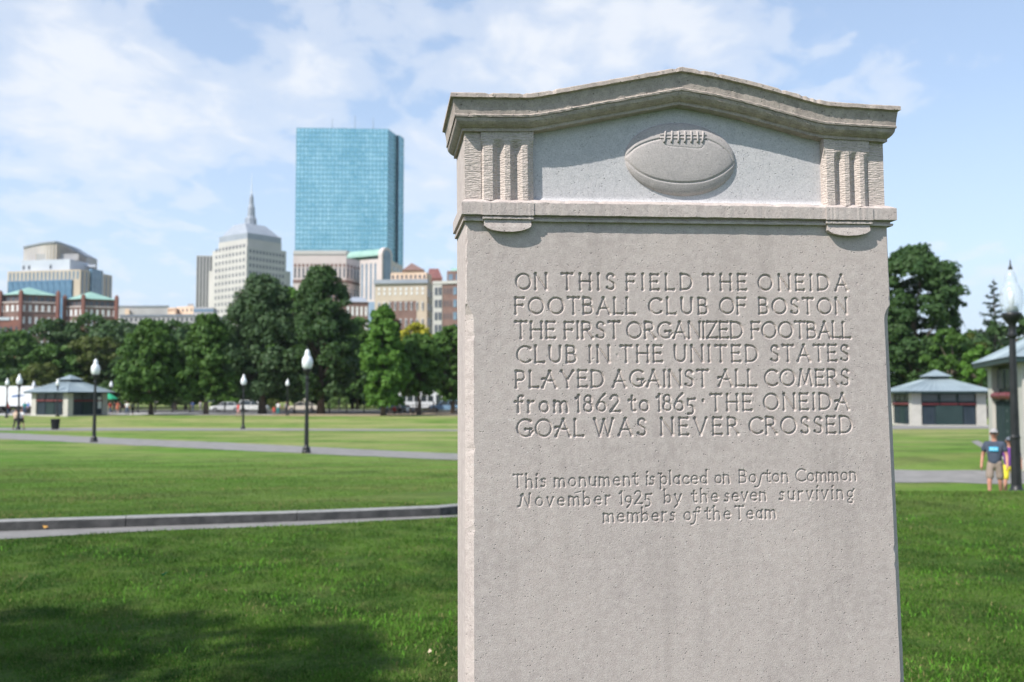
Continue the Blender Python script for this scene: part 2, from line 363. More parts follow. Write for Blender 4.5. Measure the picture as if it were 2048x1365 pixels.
# grass verge banked up behind the kerb
vb = []
for s in np.linspace(0, kd[-1]-2, 90):
    a, b = kp(s), kp(s+.3); t = (b-a).normalized(); nrm = Vector((-t.y, t.x)); vb.append((a, nrm))
Vv = []; offs = [(KW+.002, .118), (KW+.25, .115), (KW+.9, .085), (KW+2, .045), (KW+3.5, .006), (KW+3.9, -.02)]
for a, nrm in vb:
    for o, h in offs:
        q = a+nrm*o; Vv.append((q.x, q.y, gz(q.x, q.y)+h))
c = len(offs); i = np.arange(c-1)[None, :]+np.arange(len(vb)-1)[:, None]*c
verge = link('grass_verge', npmesh('grass_verge', np.array(Vv), np.stack([i, i+c, i+c+1, i+1], -1).reshape(-1, 4), LAWN, True)); tag(verge, kind='structure')

# ------------------------------------------------------------------ grass blades
nx_ = np.array(near_edge); kx_ = np.array(kerb_face)
def edge_y(arr, x): return np.interp(x, arr[:, 0], arr[:, 1], left=arr[0, 1], right=99)
def blades(name, x, y, zadd, hgt, wid, label=None, mt=None):
    n = len(x); z = gzv(x, y)+zadd; th = rng.uniform(0, 2*np.pi, n); lean = rng.uniform(.15, 1.25, n); la = rng.uniform(0, 2*np.pi, n)
    h = hgt*rng.uniform(.55, 1.25, n); wd = wid*rng.uniform(.7, 1.3, n)
    dx, dy = np.cos(th)*wd/2, np.sin(th)*wd/2; lx, ly = np.cos(la)*lean*h, np.sin(la)*lean*h
    base = np.stack([x, y, z], -1)
    P0 = base+np.stack([-dx, -dy, 0*x], -1); P1 = base+np.stack([dx, dy, 0*x], -1)
    mid = base+np.stack([lx*.35, ly*.35, h*.6], -1); P2 = mid+np.stack([dx*.7, dy*.7, 0*x], -1); P3 = mid-np.stack([dx*.7, dy*.7, 0*x], -1)
    P4 = base+np.stack([lx, ly, h*(1-.42*lean)], -1)
    V = np.stack([P0, P1, P2, P3, P4], 1).reshape(-1, 3); o = (np.arange(n)*5)[:, None]
    Fq = np.concatenate([o+np.array([[0, 1, 2]]), o+np.array([[0, 2, 3]]), o+np.array([[3, 2, 4]])], 0)
    ob = link(name, npmesh(name, V, Fq, mt or BLADE)); tag(ob, label, 'grass', kind='stuff'); return ob
def scatter(n, y0, y1, power=1.4):
    u = rng.uniform(0, 1, n); y = y0+(y1-y0)*u**power; x = rng.uniform(-.60, .60, n)*y
    return x, y
xs, ys = scatter(330000, 4.6, 18, 1.25)
clump = np.array([mnoise.noise(Vector((a*2.2, b*2.2, 0))) for a, b in zip(xs[::1], ys[::1])])
k = ys < edge_y(nx_, xs)-.02; k &= rng.uniform(0, 1, len(xs)) < .75+.6*clump
xs, ys, clump = xs[k], ys[k], clump[k]
blades('grass', xs, ys, 0, (.033+.022*clump)*(1+.012*ys), .0040*(1+.05*ys), 'dense dark green grass growing on the near lawn')
xs, ys = scatter(240000, 11.5, 42, 1.35); k = rng.uniform(0, 1, len(xs)) < np.clip((42-ys)/20, 0, 1)**1.5; xs, ys = xs[k], ys[k]
k = ys > edge_y(kx_, xs)+KW+.03; k &= xs < 5.5; xs, ys = xs[k], ys[k]
dk = ys-edge_y(kx_, xs)
zadd = np.interp(dk, [.17, .42, 1.1, 2.2, 3.7], [.118, .112, .082, .04, 0])
blades('grass', xs, ys, zadd, .034, .0038*(1+.06*ys), 'paler dry grass growing on the lawn behind the kerb')
xs, ys = scatter(60000, 17, 30, 1.2); xs = np.abs(xs); k = xs > 5.6; xs, ys = xs[k], ys[k]
k = ~((ys > 26.3) & (ys < 32)); xs, ys = xs[k], ys[k]
blades('grass', xs, ys, 0, .05, .006*(1+.06*ys), 'green grass growing on the bank right of the monument')

STRAW = M('straw_blades', (.15, .145, .05), (.27, .235, .11), 30, .8, spec=.1); FRESH = M('fresh_blades', (.07, .20, .015), (.11, .27, .03), 20, .7, spec=.1)
xs, ys = scatter(26000, 4.6, 18, 1.25); k = (ys < edge_y(nx_, xs)-.02) & (rng.uniform(0, 1, len(xs)) < np.array([.12+1.1*mnoise.noise(Vector((a*1.3+9, b*1.3, 0))) for a, b in zip(xs, ys)])); xs, ys = xs[k], ys[k]
blades('dry_grass', xs, ys, .004, .034, .0040*(1+.05*ys), 'scattered dry straw blades in the near lawn', STRAW)
xs, ys = scatter(60000, 4.6, 18, 1.25); k = (ys < edge_y(nx_, xs)-.02) & (rng.uniform(0, 1, len(xs)) < np.array([.1+1.6*mnoise.noise(Vector((a*.9-5, b*.9, 2))) for a, b in zip(xs, ys)])); xs, ys = xs[k], ys[k]
blades('fresh_grass', xs, ys, .004, .046, .0045*(1+.05*ys), 'brighter fresh green tufts in the near lawn', FRESH)
xs, ys = scatter(130000, 11.5, 40, 1.35); k = (ys > edge_y(kx_, xs)+KW+.03) & (xs < 5.5) & (rng.uniform(0, 1, len(xs)) < np.array([-.02+1.7*(mnoise.noise(Vector((a*.35, b*.8, 5)))+.45*mnoise.noise(Vector((a*1.6, b*2.4, 1)))) for a, b in zip(xs, ys)])*np.clip((40-ys)/16, 0, 1)); xs, ys = xs[k], ys[k]
blades('dry_grass', xs, ys, np.interp(ys-edge_y(kx_, xs), [.17, .42, 1.1, 2.2, 3.7], [.118, .112, .082, .04, 0]), .034, .0045*(1+.06*ys), 'tan dry patches in the lawn behind the kerb', STRAW)
# ------------------------------------------------------------------ the monument
TH = math.atan(.131); LEAN = .0102; Z0 = 2.10
MM = Matrix.Rotation(TH, 4, 'Z') @ Matrix.Rotation(-LEAN, 4, 'Y')
O_ = at(1350, 795, Z0); MM = Matrix.Translation(O_) @ MM; MI = MM.inverted()
def uv(px, py, out=0.0):
    """local (u, v) of the picture point on the plane standing `out` metres in front of the face"""
    o = MI @ Vector((0, 0, EYE)); d = (MI.to_3x3() @ pxdir(px, py)); t = (-out-o.y)/d.y; p = o+d*t; return p.x, p.z
mon = thing('monument', 'pale limestone memorial stone carved with a football and an inscription, standing on the grass', 'monument', O_)
mon.rotation_euler = (MM.to_3x3()).to_euler()
V_BOT = -EYE-.15
THK = .235
# body silhouette
vT = uv(1350, 440)[1]
uL0, vL0 = uv(931, 470); uR0, vR0 = uv(1775, 470); uL1, vL1 = uv(930, 604); uR1, vR1 = uv(1780.5, 604)
uRb, vRb = uv(1801, 1360); uLb, vLb = uv(948.5, 1360)
CH = .0165
def bodyL(v): return uL0+(v-vL0)*( (uLb-CH-uL0)/(vLb-vL0) )
def bodyR(v): return uR0+(v-vR0)*( (uRb+CH-uR0)/(vRb-vR0) )
vch = uv(1780, 606)[1]
def cham(v):
    t = min(1, max(0, (vch-v)/.036)); return CH*math.sin(t*math.pi/2)
# carved patch
pu0, pu1 = uv(985, 700)[0], uv(1738, 700)[0]; pvT = uv(1350, 520)[1]; pvM = uv(1350, 912)[1]; pvB = uv(1350, 1090)[1]
levels = sorted(set([round(v, 5) for v in np.arange(V_BOT, vT, .011)] + [pvT, pvM, pvB, vT]))
levels = [v for i, v in enumerate(levels) if i == 0 or v-levels[i-1] > .0015 or v in (pvT, pvM, pvB, vT)]
mb = MB(); sec = []
for v in levels:
    c_ = max(cham(v), .0025); j = lambda s=.0007: random.uniform(-s*.4, s*.4)
    if random.random() < .10: e1 = random.uniform(0, .0035)
    else: e1 = 0
    e2 = random.uniform(0, .0035) if random.random() < .10 else 0
    l, r = bodyL(v), bodyR(v)
    pts = [(l+j(), c_+j(.0005)), (l+c_+e1+j(), 0), (r-c_-e2+j(), 0), (r+j(), c_+j(.0005)), (r, THK-c_), (r-c_, THK), (l+c_, THK), (l, THK-c_)]
    sec.append(len(mb.v)); mb.v += [(p[0], p[1], v) for p in pts]
    mb.v += [(pu0, 0, v), (pu1, 0, v)]
for i in range(len(levels)-1):
    a, b = sec[i], sec[i+1]
    for jx in (0, 2, 3, 4, 5, 6): mb.f.append((a+jx, a+jx+1, b+jx+1, b+jx))
    mb.f.append((a+7, a, b, b+7))
    inside = pvB-1e-6 <= levels[i] and levels[i+1] <= pvT+1e-6
    if inside: mb.f.append((a+1, a+8, b+8, b+1)); mb.f.append((a+9, a+2, b+2, b+9))
    else: mb.f.append((a+1, a+8, b+8, b+1)); mb.f.append((a+8, a+9, b+9, b+8)); mb.f.append((a+9, a+2, b+2, b+9))
a = sec[-1]; mb.f.append(tuple(a+i for i in range(8)))
mb.obj('body', ST, mon)

# --- stroke lettering -------------------------------------------------
def arc(cx, cy, rx, ry, a0, a1, n=9):
    return [(cx+rx*math.cos(R(a0+(a1-a0)*i/n)), cy+ry*math.sin(R(a0+(a1-a0)*i/n))) for i in range(n+1)]
G = {}
G['A'] = (.78, [[(0, 0), (.40, 1)], [(.38, 1), (.78, 0)], [(.15, .34), (.63, .34)]])
G['Á'] = (.80, [[(-.04, 0), (.42, 1)], [(.40, 1), (.80, 0)], [(-.06, .52), (.10, .56), (.30, .40), (.64, .42)]])
G['B'] = (.56, [[(0, 0), (0, 1)], [(0, 1), (.24, 1)]+arc(.26, .77, .24, .23, 90, -90, 7)+[(0, .54)], arc(.28, .27, .28, .27, 90, -90, 7)+[(0, 0)]])
G['C'] = (.74, [arc(.48, .5, .48, .5, 48, 312, 14)])
G['D'] = (.72, [[(0, 0), (0, 1)], [(0, 1), (.22, 1)]+arc(.24, .5, .48, .5, 88, -88, 12)+[(0, 0)]])
G['E'] = (.50, [[(0, 0), (0, 1)], [(0, 1), (.48, 1)], [(0, .53), (.40, .53)], [(0, 0), (.50, 0)]])
G['F'] = (.50, [[(0, 0), (0, 1)], [(0, 1), (.50, 1)], [(0, .53), (.42, .53)]])
G['G'] = (.80, [arc(.48, .5, .48, .5, 50, 335, 14), [(.50, .42), (.82, .42)], [(.76, .42), (.76, .10)]])
G['H'] = (.66, [[(0, 0), (0, 1)], [(.66, 0), (.66, 1)], [(0, .52), (.66, .52)]])
G['I'] = (.04, [[(.02, 0), (.02, 1)]])
G['L'] = (.48, [[(0, 1), (0, 0)], [(0, 0), (.50, 0)]])
G['M'] = (.88, [[(0, 0), (.16, 1)], [(.16, 1), (.44, .15)], [(.44, .15), (.72, 1)], [(.72, 1), (.88, 0)]])
G['N'] = (.70, [[(0, 0), (0, 1)], [(0, 1), (.70, 0)], [(.70, 0), (.70, 1)]])
G['O'] = (.94, [arc(.47, .5, .47, .5, 0, 360, 22)])
G['P'] = (.52, [[(0, 0), (0, 1)], [(0, 1), (.24, 1)]+arc(.26, .72, .26, .28, 88, -90, 8)+[(.06, .44)]])
G['R'] = (.60, [[(0, 0), (0, 1)], [(0, 1), (.24, 1)]+arc(.26, .75, .25, .25, 88, -90, 8)+[(0, .50)], [(.26, .50), (.62, 0)]])
G['S'] = (.50, [[(.46, .86)]+arc(.26, .77, .22, .23, 50, 215, 7)+[(.26, .50)]+arc(.24, .25, .25, .25, 45, -150, 8)])
G['T'] = (.66, [[(.33, 0), (.33, 1)], [(0, 1), (.66, 1)]])
G['U'] = (.66, [[(0, 1), (0, .36)]+arc(.33, .34, .33, .34, 180, 360, 10)+[(.66, 1)]])
G['V'] = (.74, [[(0, 1), (.37, 0)], [(.37, 0), (.74, 1)]])
G['W'] = (1.12, [[(0, 1), (.30, 0)], [(.30, 0), (.58, .95)], [(.56, .95), (.84, 0)], [(.84, 0), (1.12, 1)]])
G['Y'] = (.74, [[(0, 1), (.38, .46)], [(.74, 1), (.38, .46)], [(.38, .46), (.38, 0)]])
G['Z'] = (.62, [[(0, 1), (.60, 1)], [(.60, 1), (0, 0)], [(0, 0), (.62, 0)]])
G['1'] = (.16, [[(.12, 0), (.12, 1)], [(.12, 1), (-.02, .84)]])
G['2'] = (.56, [arc(.27, .74, .25, .26, 165, -30, 8)+[(.02, .02)], [(.02, 0), (.58, 0)]])
G['5'] = (.50, [[(.12, .70), (.10, .34)]+arc(.20, .06, .27, .29, 95, -110, 9), [(.12, .70), (.54, .74)]])
G['6'] = (.58, [[(.52, 1.06), (.24, .80), (.04, .40)], arc(.29, .29, .28, .29, 0, 360, 14)])
G['8'] = (.52, [arc(.26, .76, .21, .23, 0, 360, 12), arc(.26, .27, .26, .27, 0, 360, 14)])
G['9'] = (.52, [arc(.26, .36, .25, .26, 0, 360, 12), [(.51, .38), (.44, .05), (.16, -.28)]])
G['·'] = (.10, [[(.05, .60), (.05, .66)]])
x = .66
G['a'] = (.50, [arc(.24, .31, .23, .31, 30, 330, 10), [(.48, x), (.48, 0)]])
G['b'] = (.50, [[(0, 1.06), (0, 0)], arc(.25, .31, .25, .31, 150, -150, 10)])
G['c'] = (.44, [arc(.28, .32, .28, .32, 48, 312, 10)])
G['d'] = (.50, [arc(.24, .31, .24, .31, 30, 330, 10), [(.49, 1.06), (.49, 0)]])
G['e'] = (.50, [[(.02, .34), (.49, .36)], arc(.26, .32, .26, .33, 8, 310, 11)])
G['f'] = (.34, [[(.10, 0), (.10, .80)]+arc(.26, .82, .16, .18, 170, 50, 4), [(-.08, .62), (.32, .62)]])
G['ƒ'] = (.36, [[(-.28, -.34), (-.06, -.30), (.08, 0), (.16, .80)]+arc(.32, .84, .16, .18, 170, 30, 4), [(-.02, .62), (.38, .64)]])
G['g'] = (.50, [arc(.24, .36, .23, .27, 0, 360, 12), [(.44, .56), (.56, .72)], [(.30, .10), (.20, -.02)], arc(.24, -.20, .22, .17, 0, 360, 10)])
G['h'] = (.46, [[(0, 1.06), (0, 0)], [(0, .40)]+arc(.23, .40, .22, .25, 150, 0, 6)+[(.46, 0)]])
G['i'] = (.04, [[(.02, 0), (.02, x)], [(.04, .97), (.06, 1.02)]])
G['l'] = (.04, [[(.02, 0), (.02, 1.06)]])
G['m'] = (.80, [[(0, x), (0, 0)], [(0, .40)]+arc(.20, .42, .19, .23, 150, 0, 5)+[(.40, 0)], [(.40, .40)]+arc(.60, .42, .19, .23, 150, 0, 5)+[(.80, 0)]])
G['n'] = (.46, [[(0, x), (0, 0)], [(0, .40)]+arc(.23, .41, .22, .24, 150, 0, 6)+[(.46, 0)]])
G['o'] = (.54, [arc(.27, .32, .27, .32, 0, 360, 14)])
G['p'] = (.50, [[(0, .84), (0, -.34)], arc(.25, .32, .25, .32, 150, -150, 10), [(-.16, .86), (.04, .84)]])
G['r'] = (.30, [[(0, x), (0, 0)], [(0, .44), (.12, .62), (.30, .66)]])
G['s'] = (.36, [[(.33, .58), (.18, .66), (.05, .54), (.10, .40), (.28, .30), (.32, .14), (.18, 0), (.0, .06)]])
G['ſ'] = (.34, [[(.40, .70), (.22, .62), (.12, .20), (-.02, -.26), (-.20, -.40), (-.36, -.36)]])
G['t'] = (.28, [[(.12, .92), (.12, .12), (.20, 0), (.30, .02)], [(-.06, .66), (.30, .66)]])
G['u'] = (.46, [[(0, x), (0, .24)]+arc(.22, .24, .22, .24, 190, 330, 5)+[(.46, .34)], [(.46, x), (.46, 0)]])
G['v'] = (.44, [[(0, x), (.20, 0)], [(.20, 0), (.46, x)]])
G['y'] = (.46, [[(0, x), (.24, .04)], [(.50, x), (.20, -.14), (-.04, -.36)]])
G['Ñ'] = (.72, [[(-.30, .0), (-.14, .02), (.06, .98)], [(-.06, .86), (.10, 1), (.56, 0)], [(.56, 0), (.66, 1)]])
SEGS = []     # (p0, p1, r0, r1)
def glyph(ch, o, ux, vx, s, r):
    for st in G[ch][1]:
        pts = [(o[0]+ux[0]*x_*s+vx[0]*y_*s, o[1]+ux[1]*x_*s+vx[1]*y_*s) for x_, y_ in st]
        closed = math.hypot(st[0][0]-st[-1][0], st[0][1]-st[-1][1]) < .01
        L = sum(math.dist(pts[i], pts[i+1]) for i in range(len(pts)-1)); cum = 0
        rr = []
        for i in range(len(pts)):
            if i: cum += math.dist(pts[i-1], pts[i])
            rr.append(r*(.95+.1*math.sin(cum/s*5+o[0]*90)))
        if not closed and len(pts) == 2:
            a, b = Vector(pts[0]), Vector(pts[1]); q = min(.2, .14*s/max(L, 1e-6))
            c1, c2 = a.lerp(b, q), a.lerp(b, 1-q)
            SEGS.append((a, c1, r*1.38, r*.92)); SEGS.append((c1, c2, r*.92, r*.92)); SEGS.append((c2, b, r*.92, r*1.38)); continue
        if not closed: rr[0] *= 1.3; rr[-1] *= 1.3
        for i in range(len(pts)-1): SEGS.append((Vector(pts[i]), Vector(pts[i+1]), rr[i], rr[i+1]))
def word(txt, x0, x1, y0, y1, cap, r):
    """carve a word whose foot runs from picture (x0,y0) to (x1,y1)"""
    a = Vector(uv(x0, y0)); b = Vector(uv(x1, y1)); ux = (b-a).normalized(); vx = Vector((-ux.y, ux.x)); L = (b-a).length
    s = cap*Z0/F*1.02
    ws = [G[c][0] for c in txt]; tot = sum(ws)*s; n = len(txt)-1; k = 1.0
    inset = r
    L -= 2*inset
    gap = (L-tot)/n if n else 0
    mn = .21*s
    if n and gap < mn: k = (L-mn*n)/tot; gap = mn
    if n and gap > .55*s: k = min(1.3, (L-.5*s*n)/tot); gap = (L-tot*k)/n
    p = a+ux*inset
    for c, w_ in zip(txt, ws):
        uxk = ux*k; glyph(c, (p.x, p.y+random.uniform(-.0004, .0004)), (uxk.x, uxk.y), (vx.x, vx.y), s*random.uniform(.985, 1.015), r); p = p+ux*(w_*s*k+gap)
LINES = [
 (30, 579, 581, [('ON', 1030, 1096), ('THIS', 1122, 1232), ('FIELD', 1252, 1387), ('THE', 1405, 1495), ('ONEIDA', 1515, 1697)]),
 (30.5, 628, 628, [('FOOTBALL', 1029, 1272), ('CLUB', 1296, 1418), ('OF', 1438, 1494), ('BOSTON', 1517, 1696)]),
 (31, 677, 676, [('THE', 1029, 1113), ('FIRST', 1128, 1242), ('ORGANIZED', 1252, 1488), ('FOOTBALL', 1502, 1703)]),
 (31, 726, 722, [('CLUB', 1032, 1155), ('IN', 1177, 1221), ('THE', 1240, 1327), ('UNITED', 1348, 1518), ('STATES', 1540, 1700)]),
 (31, 775.5, 771, [('PLÁYED', 1030, 1210), ('AGAINST', 1224, 1419), ('ÁLL', 1437, 1515), ('COMERS', 1528, 1701)]),
 (31, 825, 819, [('from', 1031, 1138), ('1862', 1151, 1242), ('to', 1258, 1300), ('1865', 1313, 1392), ('·', 1403, 1408), ('THE', 1420, 1506), ('ONEIDÁ', 1526, 1700)]),
 (32, 874, 866, [('GOÁL', 1032, 1169), ('WAS', 1187, 1295), ('NEVER', 1321, 1479), ('CROSSED', 1497, 1706)]),
]
for cap, yl, yr, ws in LINES:
    f = lambda X: yl+(yr-yl)*(X-1030)/670
    for t_, a_, b_ in ws: word(t_, a_, b_, f(a_), f(b_), cap, .0031 if t_ != '·' else .0028)
for cap, yl, yr, ws in [
 (24, 976, 961, [('This', 1026, 1094), ('monument', 1108, 1277), ('is', 1292, 1311), ('placed', 1320, 1416), ('on', 1429, 1461), ('Boſton', 1478, 1578), ('Common', 1591, 1714)]),
 (24, 1014, 997, [('Ñovember', 1042, 1222), ('1925', 1239, 1304), ('by', 1328, 1364), ('the', 1384, 1438), ('seven', 1448, 1534), ('surviving', 1558, 1709)]),
 (24, 1049, 1033, [('members', 1206, 1352), ('oƒ', 1367, 1400), ('the', 1411, 1463), ('Team', 1470, 1553)])]:
    f = lambda X: yl+(yr-yl)*(X-1030)/680
    for t_, a_, b_ in ws: word(t_, a_, b_, f(a_), f(b_), cap, .0022)
# tildes carved above November and members
for (a_, b_) in (((1150, 987), (1162, 984)), ((1272, 1030), (1280, 1026))):
    SEGS.append((Vector(uv(*a_)), Vector(uv(*b_)), .0012, .0016))
def carve(v0, v1, step=.00098):
    nu = int(round((pu1-pu0)/step)); nv = int(round((v1-v0)/step)); us = np.linspace(pu0, pu1, nu+1); vs = np.linspace(v0, v1, nv+1)
    H = np.zeros((nv+1, nu+1)); du = us[1]-us[0]; dv = vs[1]-vs[0]
    for p, q, r0, r1 in SEGS:
        rm = max(r0, r1)+.0006
        i0 = max(0, int((min(p.x, q.x)-rm-pu0)/du)); i1 = min(nu, int((max(p.x, q.x)+rm-pu0)/du)+2)
        j0 = max(0, int((min(p.y, q.y)-rm-v0)/dv)); j1 = min(nv, int((max(p.y, q.y)+rm-v0)/dv)+2)
        if i0 >= i1 or j0 >= j1: continue
        UU, VV = np.meshgrid(us[i0:i1+1], vs[j0:j1+1]); d = q-p; l2 = max(d.length_squared, 1e-12)
        t = np.clip(((UU-p.x)*d.x+(VV-p.y)*d.y)/l2, 0, 1); dist = np.hypot(UU-p.x-t*d.x, VV-p.y-t*d.y); rr = r0+(r1-r0)*t
        dep = np.clip((rr-dist)*1.5, 0, .0046); H[j0:j1+1, i0:i1+1] = np.maximum(H[j0:j1+1, i0:i1+1], dep)
    # small chips and pecks
    for _ in range(45):
        cu, cv = rng.uniform(pu0+.01, pu1-.01), rng.uniform(v0+.01, v1-.01); rx = rng.uniform(.001, .0032)*(.5+rng.random()); ry = rx*rng.uniform(.4, 1.0); dp = rx*rng.uniform(.12, .35)
        i0, i1 = int((cu-rx*1.5-pu0)/du), int((cu+rx*1.5-pu0)/du)+2; j0, j1 = int((cv-rx*1.5-v0)/dv), int((cv+rx*1.5-v0)/dv)+2
        i0 = max(i0, 0); j0 = max(j0, 0); UU, VV = np.meshgrid(us[i0:i1], vs[j0:j1]); an = rng.uniform(0, 3.14); a_ = (UU-cu)*math.cos(an)+(VV-cv)*math.sin(an); b_ = -(UU-cu)*math.sin(an)+(VV-cv)*math.cos(an)
        H[j0:j1, i0:i1] = np.maximum(H[j0:j1, i0:i1], np.clip(1-(a_/rx)**2-(b_/ry)**2, 0, 1)*dp)
    H += rng.normal(0, .00004, H.shape)
    H[0, :] = H[-1, :] = 0; H[:, 0] = H[:, -1] = 0
    UU, VV = np.meshgrid(us, vs); V = np.stack([UU, H, VV], -1).reshape(-1, 3); c = nu+1
    i = np.arange(nu)[None, :]+np.arange(nv)[:, None]*c; return V, np.stack([i, i+1, i+1+c, i+c], -1).reshape(-1, 4)
V_, F_ = carve(pvM, pvT); link('inscription', npmesh('inscription', V_, F_, ST, True), mon, 'main inscription in seven lines of carved capitals')
V_, F_ = carve(pvB, pvM); link('dedication', npmesh('dedication', V_, F_, ST, True), mon, 'smaller three-line dedication below the main inscription')

# --- ledge, frieze, pilasters, cornice -------------------------------
def moulding(name, path_u, vtop, prof, wl, wr, mat, parent, back=THK, jitter=.0005, close_top=True):
    """profile (out, v) swept round left side, front and right side of the slab. vtop(u) adds to v."""
    mb = MB(); k = len(prof); cols = []
    uL, uR = path_u[0], path_u[-1]
    def col(pts): cols.append(len(mb.v)); mb.v.extend(pts)
    fl, fr = wl, wr
    col([(uL-o*fl, back, vtop(uL)+v) for o, v in prof])
    for i, u in enumerate(path_u):
        if i == 0: col([(uL-o*fl, -o, vtop(u)+v) for o, v in prof])
        elif i == len(path_u)-1: col([(uR+o*fr, -o, vtop(u)+v) for o, v in prof])
        else:
            j = lambda: random.uniform(-jitter, jitter)
            jj = [(j(), j()) for _ in prof]
            if random.random() < .05: jj[0] = (-.0015, -.002); jj[1] = (-.003, -.001)
            col([(u, -(o+a), vtop(u)+v+b) for (o, v), (a, b) in zip(prof, jj)])
    col([(uR+o*fr, back, vtop(uR)+v) for o, v in prof])
    for a, b in zip(cols[:-1], cols[1:]):
        for j in range(k-1): mb.f.append((a+j, a+j+1, b+j+1, b+j))
    if close_top:   # top and underside run back to the rear face
        n = len(cols)
        for idx, flip in ((0, False), (k-1, True)):
            bk = [len(mb.v)+i for i in range(n-2)]
            for i in range(1, n-1): p = mb.v[cols[i]+idx]; mb.v.append((p[0], back, p[2]))
            for i in range(n-3):
                f = (cols[i+1]+idx, cols[i+2]+idx, bk[i+1], bk[i]); mb.f.append(f[::-1] if flip else f)
        # rear
        rear = []
        for i in range(n-2): pass
    return mb.obj(name, mat, parent)
def vy(y, out=0, x=1350): return uv(x, y, out)[1]
# ledge below the frieze
UL, UR = bodyL(vT), bodyR(vT)
lx = np.linspace(UL, UR, 90)
LO = .0165
vl = [(0.0, vy(405, 0)), (LO*.97, vy(409.5, LO)), (LO, vy(411, LO)), (LO, vy(434, LO)), (LO-.002, vy(435, LO)), (.0060, vy(436.5, .01)), (.0050, vy(441.0, .009)), (.0105, vy(442.2, .0105)), (.0095, vy(446.8, .0095)), (.002, vy(448, .003)), (0, vy(449, 0))]
ledge_slope = 0.0
moulding('ledge', list(lx), lambda u: 0.0, vl, .55, .9, ST, mon)
# frieze block: strips outside pilasters (body), pilasters, recessed panel
vFb = vy(406); vFt = vy(262, 0)
PR = .016   # recess of the panel
def pu(x, out=0): return uv(x, 340, out)[0]
pl0, pl1 = pu(962), pu(1067); pr0, pr1 = pu(1647), pu(1737)
fb = MB()
bl, br = UL+.0005, pu(1768.5)
vTopIn = uv(1000, 187, 0)[1]
fb.box(bl, br, PR+.003, THK-.001, vFb-.03, vTopIn-.03)
fb.obj('frieze_core', ST, mon)
mb = MB()
def tooled_block(mb, u0, u1, y0, v0, v1, nx=8, nz=60, yb=PR+.01):
    """front face at depth y0 with fine horizontal chisel ridges"""
    o = len(mb.v)
    for j in range(nz+1):
        for i in range(nx+1):
            e = 0 if i in (0, nx) or j in (0, nz) else random.uniform(0, .00045)
            mb.v.append((u0+(u1-u0)*i/nx+random.uniform(-.0002, .0002), y0+e, v0+(v1-v0)*j/nz))
    for j in range(nz):
        for i in range(nx): a = o+j*(nx+1)+i; mb.f.append((a, a+1, a+nx+2, a+nx+1))
    for i0, flip in ((0, True), (nx, False)):
        for j in range(nz):
            a = o+j*(nx+1)+i0; b = a+nx+1; c_ = len(mb.v); va, vb_ = mb.v[a], mb.v[b]
            mb.v += [(va[0], yb, va[2]), (vb_[0], yb, vb_[2])]
            f = (a, c_, c_+1, b); mb.f.append(f[::-1] if flip else f)
mb = MB(); tooled_block(mb, bl-.001, pl0, .001, vFb-.002, vy(256), 8, 90); mb.obj('corner_strip', ST_T, mon)
mb = MB(); tooled_block(mb, pr1, br, .003, vFb-.002, vy(256), 8, 90); mb.obj('corner_strip', ST_T, mon)
def pilaster(u0, u1, ftop):
    W = u1-u0; t = 'flutes'; mb = MB(); n = 60; nz = 96; fr = .011
    vb, vt = vFb-.002, vy(258); vfl = vy(ftop)
    def prof(s):   # s 0..1 across, returns inward depth of V flutes
        g = 0
        for c_ in (.335, .665):
            g = max(g, min(1, 1.25*(1-abs(s-c_)/.115)))
        g = max(g, 1-abs(s-1.02)/.14, 0)
        g = max(g, 1-abs(s+.01)/.06)
        return max(0, min(1, g))*fr
    o = len(mb.v)
    for j in range(nz+1):
        v = vb+(vt-vb)*j/nz
        fade = min(1, max(0, (vfl-v)/.016))
        for i in range(n+1):
            s = i/n; e = random.uniform(0, .0004) if 0 < i < n else 0
            mb.v.append((u0+W*s, -.005+prof(s)*fade+e, v))
    for j in range(nz):
        for i in range(n): a = o+j*(n+1)+i; mb.f.append((a, a+1, a+n+2, a+n+1))
    for i0, flip in ((0, True), (n, False)):
        for j in range(nz):
            a = o+j*(n+1)+i0; b = a+n+1; c_ = len(mb.v); va, vb_ = mb.v[a], mb.v[b]; mb.v += [(va[0], PR+.01, va[2]), (vb_[0], PR+.01, vb_[2])]
            f = (a, c_, c_+1, b); mb.f.append(f[::-1] if flip else f)
    return mb.obj('pilaster', ST_T, mon)
pilaster(pl0, pl1, 287); pilaster(pr0, pr1, 297)
# gable top line of the cornice
CO = .041
top_px = [(901, 186), (960, 186.5), (1030, 187.5), (1062, 187.6), (1085, 184.5), (1110, 180), (1160, 171), (1230, 158.5), (1300, 146), (1365, 134.5), (1430, 146), (1500, 162), (1580, 184), (1630, 198), (1655, 203.5), (1685, 206), (1740, 209.5), (1794, 213)]
tp = [uv(x_, y_, CO) for x_, y_ in top_px]
tu = np.array([p[0] for p in tp]); tv = np.array([p[1] for p in tp])
CL, CR = UL+.001, br
def vtop(u): return float(np.interp(u, tu, tv))
cu = sorted(set(list(np.linspace(CL, CR, 120)) + [float(uv(1365, 134.5, CO)[0])]))
ref = vy(187, CO, 1000)
def dvy(y, out): return uv(1000, y, out)[1]-ref
cprof = [(CO-.003, 0.0015), (CO, -.0005), (CO+.0005, dvy(195, CO)), (CO-.007, dvy(197, CO)), (CO-.0105, dvy(212, .040)), (CO-.012, dvy(226, .038)), (CO-.010, dvy(227.5, .040)), (CO-.011, dvy(231.5, .039)),
         (.027, dvy(233, .027)), (.027, dvy(238, .027)), (.025, dvy(243, .025)), (.020, dvy(249, .020)), (.014, dvy(254, .014)), (.009, dvy(257, .009)), (.0085, dvy(263, .008)), (.001, dvy(265, .001)), (-.012, dvy(266, 0)), (-PR-.004, dvy(266.5, 0))]
corn = moulding('cornice', cu, vtop, cprof, .80, .50, ST_W, mon)
